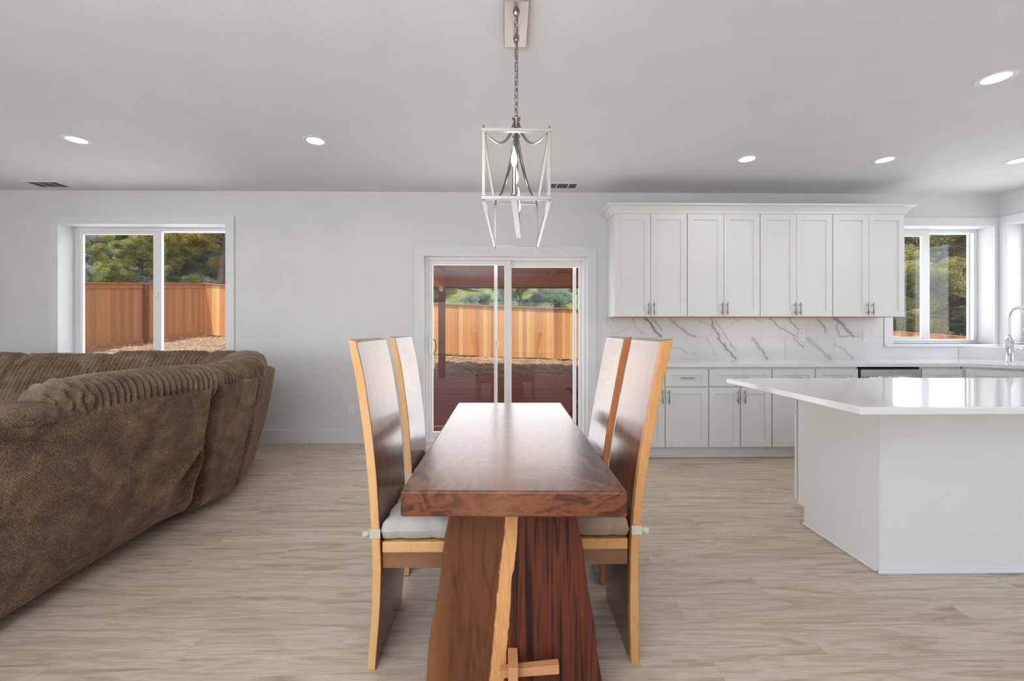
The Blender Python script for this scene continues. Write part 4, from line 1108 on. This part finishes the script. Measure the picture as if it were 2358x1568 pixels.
# window-side ribbed back cushions (reclining forward face)
def rib_cushion(xa, xb, ya, yb, ztop, bulge=2.4, period=1.45, name='back_cushion', tuft=0):
    n = Vector((xb - xa, yb - ya, 0)); L = n.length; n.normalize(); out = Vector((n.y, -n.x, 0))  # toward the room
    prof = [(10.5, 19), (9.0, 25), (6.6, 31), (4.2, 36), (1.6, 39.6), (-2.0, 41), (-5.5, 40), (-7, 37), (-7, 28), (-6.5, 19)]
    fp, PLn = arclen_path(prof)
    nu = int(L / period * 10)
    def g(u, v):
        o, z = fp(v); s = u * L
        rib = abs(math.sin(PI * s / period)) ** .7
        e = min(s, L - s); k = math.sqrt(max(0, 1 - (1 - min(e / 2.6, 1)) ** 2))
        c = (1.0, 30.)
        o2 = c[0] + (o - c[0]) * (.72 + .28 * k); z2 = c[1] + (z - c[1]) * (.80 + .20 * k) * (ztop - 30) / 11
        dn = -(1 - rib) * .85 - (.35 * (1 - abs(math.sin(v * 60)) ** .5) if tuft and L - s < tuft else 0)
        vx, vz = o2 - c[0], z2 - c[1]; l = math.hypot(vx, vz)
        o2 += vx / l * dn; z2 += vz / l * dn
        z2 += .12 * nz(s * .4, v * 3)
        p = Vector((xa, ya, 0)) + n * s + out * o2
        return (p.x, p.y, z2)
    m = MB(); m.grid(g, nu, 90)
    b0 = len(m.v)
    # end caps
    for e_ in (0, nu): m.f.append(tuple(e_ * 91 + j for j in range(91))[::(1 if e_ else -1)]); m.mi.append(0); m.c.append(None); m.sm.append(False)
    return m.build(name, M['plush_rib'], sf)
rib_cushion(-202, -169, 150, 150, 40.9)
rib_cushion(-168.3, -138.2, 150, 150, 40.6, tuft=6)
rib_cushion(-137.6, -104.6, 150, 150, 41.5)
rib_cushion(-104.2, -91.5, 149.8, 144.0, 41.6)

# ------------------------------------------------------------------ patio outside
dk = MB(); y = D + 10; k = 0
while y < 493:
    tone = random.choice([(168, 94, 76), (176, 102, 84), (158, 88, 72), (180, 106, 88)])
    dk.box(-82, 260, y, y + 5.35, -7, -5.8, col=tone); y += 5.6
struct(dk, 'deck_floor', M['deck'])
ps = MB().box(-77.8, -70.6, 490.6, 497.8, -6, 99.2)
po = thing('patio_post', (-74.2, 494, -6), 'brown stained square timber post holding the patio roof', 'post')
ps.build('timber_post', M['post_wood'], po, bevel=.2, org=(-74.2, 494, -6))
MB().box(-76.6, -71.8, 490.2, 490.6, 94.8, 99.2).build('bracket', M['steel'], po, org=(-74.2, 494, -6))
MB().prism([(-76.9, 94.8), (-74.2, 92.6), (-71.5, 94.8)], 490.2, 490.6, 'y').build('bracket_tip', M['steel'], po, org=(-74.2, 494, -6))
pr = thing('patio_roof', (80, 340, 99), 'brown stained timber patio roof with beams over the deck', 'roof')
MB().box(-110, 270, 492, 499, 99.2, 115).build('front_beam', M['beam'], pr, bevel=.2)
MB().box(-79, -70.5, D + 10, 492, 99.2, 115).build('side_beam', M['beam'], pr, bevel=.2)
MB().box(-110, 280, D + 10, 528, 115.5, 118).build('roof_deck', M['beam'], pr)
for x in (-40, 5, 50, 95, 140, 185): MB().box(x, x + 1.6, D + 10, 492, 111.5, 115.5).build('rafter', M['beam'], pr)
MB().box(-110, 280, 499.5, 501.5, 97.8, 99.2).build('drip_board', M['dark'], pr)
MB().box(-110, 270, 491.4, 499.4, 98.9, 100.6).build('beam_trim', M['cedar_trim'], pr)
# outdoor wooden chair
oc = thing('patio_chair', (58, 262, -5.8), 'weathered dark wooden folding chair out on the deck, cut off by the door edge', 'chair')
m = MB()
m.tube([(39.5, 249, 11.5), (50, 249, 1.5), (58, 249, -5.6)], 1.1, 4); m.tube([(41, 249, -5.6), (50, 249, 3), (60, 249, 12.5)], 1.0, 4)
m.tube([(39.5, 275, 11.5), (58, 275, -5.6)], 1.1, 4); m.tube([(41, 275, -5.6), (60, 275, 12.5)], 1.0, 4)
m.build('folding_leg', M['post_wood'], oc)
m = MB()
for k in range(6): m.box(41 + k * 3.4, 43.8 + k * 3.4, 248, 276, 9.6, 10.4)
m.build('seat_slats', M['post_wood'], oc)
m = MB()
for k in range(5): m.prism([(61, 10), (68, 34), (68.9, 34), (61.9, 10)], 249 + k * 5.5, 253.5 + k * 5.5, 'y')
m.build('back_slats', M['post_wood'], oc)

# ------------------------------------------------------------------ terrain
def smooth(a, b, x):
    t = np.clip((x - a) / (b - a), 0, 1); return t * t * (3 - 2 * t)
def fence_base(X):
    return np.where(X < -102, 15 - .087 * (X + 102), np.where(X < 105, 15 - .039 * (X + 102), 7 - .070 * (X - 105)))
def terrain(X, Y):
    fb = fence_base(X) - 1.0
    k = smooth(-320, -110, X); y0 = 120 + k * 375
    t = np.clip((Y - y0) / (600 - y0), 0, 1)
    low = -11.0
    T = low + (fb - low) * t ** (0.75 + .45 * k)
    # mounded gravel under the left window
    T = T + 5 * np.exp(-(((X + 330) / 60) ** 2 + ((Y - 470) / 50) ** 2))
    up = np.clip(Y - 604, 0, None)
    T = np.where(Y > 604, fb + up * .24 + 40 * smooth(900, 1800, Y) * 2 + np.clip(Y - 1500, 0, None) * .12, T)
    lft = np.clip(-430 - X, 0, None)
    T = T + lft * .20
    rg = smooth(400, 900, X); T = T + rg * np.clip(Y - 640, 0, None) * .03
    return T
def vnoise(X, Y, s, seed):
    r = np.random.default_rng(seed); G = r.random((256, 256)); out = 0; amp = 1; tot = 0
    for o in range(4):
        f = 2 ** o / s; gx = X * f + 91.3 * o + 5000; gy = Y * f + 31.7 * o + 5000; i = np.floor(gx).astype(int); j = np.floor(gy).astype(int); a = gx - i; b = gy - j
        a = a * a * (3 - 2 * a); b = b * b * (3 - 2 * b)
        g = lambda p, q: G[p % 256, q % 256]
        out = out + amp * ((g(i, j) * (1 - a) + g(i + 1, j) * a) * (1 - b) + (g(i, j + 1) * (1 - a) + g(i + 1, j + 1) * a) * b); tot += amp; amp *= .55
    return out / tot - .5
def terrain_mesh(name, xs, ys):
    X, Y = np.meshgrid(xs, ys, indexing='ij')
    Zt = terrain(X, Y)
    near = np.where(Y < 604, 1, 0)
    Zt = Zt + (vnoise(X, Y, 16, 4) * 5 + vnoise(X, Y, 5, 8) * 3) * np.where(near, 1.0, .5) + vnoise(X, Y, 180, 5) * np.where(near, 0, 36) * np.clip((Y - 640) / 200, 0, 1)
    Zt = np.where((X > -88) & (Y < 497), np.minimum(Zt, -9.5), Zt)
    V = np.stack([X, Y, Zt], -1).reshape(-1, 3); n0, n1 = X.shape
    idx = np.arange(n0 * n1).reshape(n0, n1)
    Fq = np.stack([idx[:-1, :-1], idx[1:, :-1], idx[1:, 1:], idx[:-1, 1:]], -1).reshape(-1, 4)
    o = npmesh(name, V, Fq, [M['ground']], smooth=True); o['kind'] = 'structure'; return o
terrain_mesh('ground_yard', np.arange(-560, 1000, 4.0), np.arange(194, 640.1, 3.0))
terrain_mesh('ground_hillside', np.arange(-2600, 3400, 24.0), np.arange(640, 3600, 22.0))

# loose stones on the raw yard: far too many to count, one object
def stones():
    r = np.random.default_rng(12); n = 5200
    x = np.concatenate([r.uniform(-110, 150, 2600), r.uniform(-420, -150, 2600)]); y = np.concatenate([r.uniform(497, 598, 2600), r.uniform(300, 598, 2600)])
    z = terrain(x, y) + vnoise(x, y, 16, 4) * 5 + vnoise(x, y, 5, 8) * 3
    sz = .5 + 1.6 * r.random(n) ** 3
    base = np.array([(1, 0, 0), (0, 1, 0), (-1, 0, 0), (0, -1, 0), (0, 0, 1), (0, 0, -1)], float)
    V = base[None] * sz[:, None, None] * r.uniform(.6, 1.4, (n, 6, 1)); V[:, :, 2] *= .7
    a = r.uniform(0, 6.3, n); c, s_ = np.cos(a), np.sin(a); X = V[:, :, 0] * c[:, None] - V[:, :, 1] * s_[:, None]; Yq = V[:, :, 0] * s_[:, None] + V[:, :, 1] * c[:, None]
    V = np.stack([X + x[:, None], Yq + y[:, None], V[:, :, 2] + z[:, None] + .2], -1).reshape(-1, 3)
    f = np.array([(0, 1, 4), (1, 2, 4), (2, 3, 4), (3, 0, 4), (1, 0, 5), (2, 1, 5), (3, 2, 5), (0, 3, 5)])
    Fq = (np.arange(n)[:, None, None] * 6 + f[None]).reshape(-1, 3)
    o = npmesh('gravel_stones', V, Fq, [M['stone']])
    tag(o, 'tan loose stones strewn over the bare yard inside the fence', 'gravel', kind='stuff')
M['stone'] = m_paint('yard_stone', (204, 174, 142), .9, .3, 60, vary=50)
stones()

# fences
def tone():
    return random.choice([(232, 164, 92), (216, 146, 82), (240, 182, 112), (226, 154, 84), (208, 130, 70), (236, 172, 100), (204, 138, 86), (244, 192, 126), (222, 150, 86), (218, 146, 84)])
def fence_back(x0, x1, label):
    t = thing('cedar_fence', ((x0 + x1) / 2, 600, float(fence_base(np.array((x0 + x1) / 2.)))), label, 'fence', 'new cedar board fences')
    m = MB(); x = x0
    while x < x1:
        xb = min(x + 5.42, x1); z0 = float(fence_base(np.array(x))) + random.uniform(-.5, .5); hgt = 70.4
        m.box(x, xb, 600, 600.8, z0, z0 + hgt, col=tone()); x += 5.55
    m.build('fence_boards', M['cedar'], t)
    m = MB(); seg = []
    for xa in np.arange(x0, x1 - 1, 48):
        xb = min(xa + 48, x1); za, zb = (float(fence_base(np.array(q))) + 70.6 for q in (xa, xb))
        vsx = [(xa, 597.8, za), (xb, 597.8, zb), (xb, 602.6, zb), (xa, 602.6, za)]
        m.add(vsx + [(v[0], v[1], v[2] + 1.4) for v in vsx], [(3, 2, 1, 0), (4, 5, 6, 7), (0, 1, 5, 4), (1, 2, 6, 5), (2, 3, 7, 6), (3, 0, 4, 7)])
    m.build('cap_rail', M['cedar_trim'], t)
    for xa in np.arange(x0 + 40, x1, 96):
        zb = float(fence_base(np.array(xa)))
        MB().box(xa, xa + 3.5, 601, 604.5, zb - 8, zb + 69).build('fence_post', M['post_wood'], t)
fence_back(-421.3, -60, 'orange cedar fence stretch from the yard corner to the patio post')
fence_back(-60, 330, 'sunlit cedar board fence stretch behind the sliding glass door')
fence_back(330, 800, 'cedar fence stretch seen low through the kitchen window')
tl = thing('cedar_fence', (-421, 420, 25), 'shaded cedar fence running away from the house beyond the left window', 'fence', 'new cedar board fences')
def side_z(y): return 25.96 + (y - 430) * .105 + 0
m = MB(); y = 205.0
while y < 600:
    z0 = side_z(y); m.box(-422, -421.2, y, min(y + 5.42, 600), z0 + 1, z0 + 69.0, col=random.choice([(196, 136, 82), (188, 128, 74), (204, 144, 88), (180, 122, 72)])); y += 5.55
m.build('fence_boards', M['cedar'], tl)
def rail(zo0, zo1, x0, x1, name):
    m = MB(); va = [(x0, 205, side_z(205)), (x1, 205, side_z(205)), (x1, 600, side_z(600)), (x0, 600, side_z(600))]
    m.add([(v[0], v[1], v[2] + zo0) for v in va] + [(v[0], v[1], v[2] + zo1) for v in va], [(3, 2, 1, 0), (4, 5, 6, 7), (0, 1, 5, 4), (1, 2, 6, 5), (2, 3, 7, 6), (3, 0, 4, 7)])
    m.build(name, M['cedar_trim'], tl)
rail(69, 70.4, -424, -418.6, 'cap_rail'); rail(63.8, 69, -421.2, -420.2, 'top_board'); rail(-2, 6, -421.2, -420.0, 'kick_board')
for yy in (308, 404, 500): MB().box(-420, -416.5, yy, yy + 3.5, side_z(yy) - 8, side_z(yy) + 69).build('fence_post', M['post_wood'], tl)

# ------------------------------------------------------------------ trees and sagebrush
def leaves(centers, radii, n_each, size, aspect=.32, squash=.7, seed=0):
    r = np.random.default_rng(seed); P = []
    for c, R in zip(centers, radii):
        d = r.normal(size=(n_each, 3)); d /= np.linalg.norm(d, axis=1)[:, None]
        q = R * r.random(n_each)[:, None] ** .45; p = d * q; p[:, 2] *= squash
        P.append(np.asarray(c) + p)
    P = np.concatenate(P); n = len(P)
    a = r.normal(size=(n, 3)); a[:, 2] = a[:, 2] * .5 + .25; a /= np.linalg.norm(a, axis=1)[:, None]
    b = np.cross(a, r.normal(size=(n, 3))); b /= np.linalg.norm(b, axis=1)[:, None]
    s = size * (.6 + .8 * r.random(n))[:, None]
    V = np.stack([P - a * s - b * s * aspect, P + a * s - b * s * aspect, P + a * s + b * s * aspect, P - a * s + b * s * aspect], 1).reshape(-1, 3)
    return V, np.arange(n * 4).reshape(n, 4)
def make_tree(seed, H, spread, mat, label, cat='tree', low=.15, ncl=90, leaf=1.15, each=1300, trunk=7, crown_r=20):
    r = random.Random(seed)
    t = thing('juniper_tree', (0, 0, 0), label, cat, 'trees beyond the fence')
    m = MB(); tp_ = []
    for i in range(9): tp_.append((math.sin(i * 1.1 + seed) * 4 * i / 4, math.cos(i * .9 + seed) * 4 * i / 4, H * .92 * i / 8 - 8))
    m.tube(tp_, [trunk * (1 - .1 * i) for i in range(9)], 10)
    cs, rs = [], []; bare = MB()
    for k in range(34):
        z = H * r.uniform(low, .9); a = r.uniform(0, 2 * PI); L = spread * (1 - .55 * (z / H)) * r.uniform(.6, 1.0)
        base = Vector((0, 0, z - 8)); pts = []
        for i in range(6):
            u = i / 5
            pts.append(base + Vector((math.cos(a + .5 * math.sin(u * 3 + k)) * L * u, math.sin(a + .5 * math.sin(u * 3 + k)) * L * u, L * .35 * u * u + r.uniform(-4, 4) * u)))
        m.tube(pts, [max(.5, 2.6 * (1 - u / 6)) for u in range(6)], 6)
        for q in (2, 3, 4, 5):
            cs.append(tuple(pts[q] + Vector((r.uniform(-8, 8), r.uniform(-8, 8), r.uniform(0, 10))))); rs.append(crown_r * r.uniform(.6, 1.1))
        if z < H * .75:
            for j in range(5):
                p0 = pts[r.choice((2, 3, 4))]; dd = Vector((r.uniform(-1, 1), r.uniform(-1, 1), r.uniform(-.5, .6))) * L * .35
                bare.tube([p0, p0 + dd * .5 + Vector((0, 0, r.uniform(-4, 4))), p0 + dd], [.9, .6, .25], 5)
    for j in range(14):
        a = r.uniform(0, 2 * PI); cs.append((math.cos(a) * spread * .2, math.sin(a) * spread * .2, H * r.uniform(.8, 1.0))); rs.append(crown_r)
    m.build('trunk', M['bark'], t)
    if bare.v: bare.build('bare_twigs', M['twig'], t)
    V, Fq = leaves(cs, rs, each, leaf, seed=seed)
    f = npmesh('foliage', V, Fq, [mat], t)
    return t
def place(t, x, y, rot, s, label):
    t.location = (x * IN, y * IN, (float(terrain(np.array(float(x)), np.array(float(y)))) - 2) * IN); t.rotation_euler = (0, 0, rot); t.scale = (s, s, s); t['label'] = label
    t['_org'] = (x, y, 0); return t
big = make_tree(3, 300, 150, M['juniper'], 'x', low=.28)
t2 = make_tree(11, 260, 130, M['juniper2'], 'x', low=.05, each=1500)
t3 = make_tree(23, 230, 120, M['juniper'], 'x', low=.08, each=1300)
place(big, -455, 690, 0.4, 1.0, 'large juniper with dark trunk and yellow-green foliage right behind the left fence corner')
place(t2, 730, 700, 0, 1.15, 'dense green juniper filling the right of the kitchen window view')
place(t3, -640, 800, 1.0, 1.0, 'juniper with drooping yellow-green boughs in the left pane of the left window')
spots = [(t3, -860, 880, 2.0, .95, 'pale juniper filling the gap left of the low green one'), (t2, -560, 660, 1.3, .62, 'low bushy green juniper just over the fence in the left pane'), (t3, -640, 960, 2.3, 1.25, 'pale juniper between the trunk and the hill in the left window'), (t3, -340, 760, 4.3, .85, 'yellow-green juniper right of the big trunk'), (t2, 600, 760, 2.2, 1.1, 'bushy green juniper at the left of the kitchen window view'), (t3, 860, 690, .7, 1.35, 'pale juniper beyond the right edge of the kitchen window view'),
         (t2, 860, 900, 4.0, 1.8, 'tall green juniper farther up behind the kitchen window'), (t3, 700, 980, 3.0, 1.9, 'tall pale juniper on the slope behind the kitchen window'),
         (t2, 960, 560, 5.0, 1.2, 'green juniper outside the right-hand corner window'), (t3, 1150, 760, 5.5, 1.7, 'tall juniper outside the corner window'),
         (t2, -930, 1000, 1.5, 1.5, 'dark green juniper deep in the left window view'), (t3, -800, 1250, 2.8, 1.7, 'far juniper on the hill in the left window view'),
         (t2, -560, 1200, 3.6, 1.7, 'green juniper on the hill behind the big trunk'), (t2, -1150, 1500, .9, 2.2, 'tall far juniper at the left of the hill'),
         (t3, -420, 1500, 5.1, 1.8, 'far juniper high on the hill right of the big trunk'), (t2, -700, 1900, 2.0, 2.3, 'farthest tall juniper on the left hill'),
         (t3, -160, 820, .3, .8, 'pale bare-twigged juniper left behind the patio post'), (t2, 1250, 1200, 2.6, 2.2, 'large far juniper behind the kitchen corner'),
         (t2, 560, 1350, 1.1, 2.2, 'large far juniper on the slope left of the kitchen window'), (big, 30, 880, 2.0, .62, 'slender juniper trunk seen behind the middle of the glass door')]
for src, x, y, rz, s, lab in spots: place(copy_tree(src), x, y, rz, s, lab)
def make_sage(seed):
    t = thing('sagebrush', (0, 0, 0), 'pale grey-green sagebrush on the slope beyond the fence', 'shrub', 'sagebrush on the hillside')
    r = random.Random(seed); cs = []; rs = []
    for k in range(14):
        a = r.uniform(0, 2 * PI); q = r.uniform(0, 16); cs.append((math.cos(a) * q, math.sin(a) * q, r.uniform(6, 20))); rs.append(r.uniform(5, 9))
    V, Fq = leaves(cs, rs, 420, .75, .3, .9, seed)
    m = MB()
    for k in range(7):
        a = r.uniform(0, 2 * PI); m.tube([(0, 0, -3), (math.cos(a) * 6, math.sin(a) * 6, 8), (math.cos(a) * 13, math.sin(a) * 13, 17)], [.9, .6, .3], 5)
    m.build('stems', M['twig'], t); npmesh('foliage', V, Fq, [M['sage']], t); return t
sages = [make_sage(s) for s in (1, 2, 3)]
r = random.Random(5); cnt = 0
pl = []
for k in range(900):
    if k < 120:
        y = r.uniform(655, 1050); x = y * r.uniform(-1.05, -.66)
        if x < -440 and all((x - a) ** 2 + (y - b_) ** 2 > 46 ** 2 for a, b_ in pl): pl.append((x, y))
        continue
    y = r.uniform(720, 2100); ang = r.choice([r.uniform(-.19, .18)] * 3 + [r.uniform(-1.0, -.62)]); x = y * ang
    if y < 1000 and -.19 < ang < -.02 and r.random() < .6: continue
    if all((x - a) ** 2 + (y - b_) ** 2 > 44 ** 2 for a, b_ in pl): pl.append((x, y))
    if len(pl) >= 150: break
for i, (x, y) in enumerate(pl):
    o = sages[i] if i < 3 else copy_tree(sages[i % 3])
    z = float(terrain(np.array(x), np.array(y))) + float(vnoise(np.array(x), np.array(y), 180, 5)) * 36 * min(1, max(0, (y - 640) / 200))
    s = r.uniform(.9, 1.9); o.location = (x * IN, y * IN, (z - 2) * IN); o.scale = (s, s, s * r.uniform(.8, 1.1)); o.rotation_euler = (0, 0, r.uniform(0, 6))

for o in bpy.data.objects:
    if '_org' in o: del o['_org']
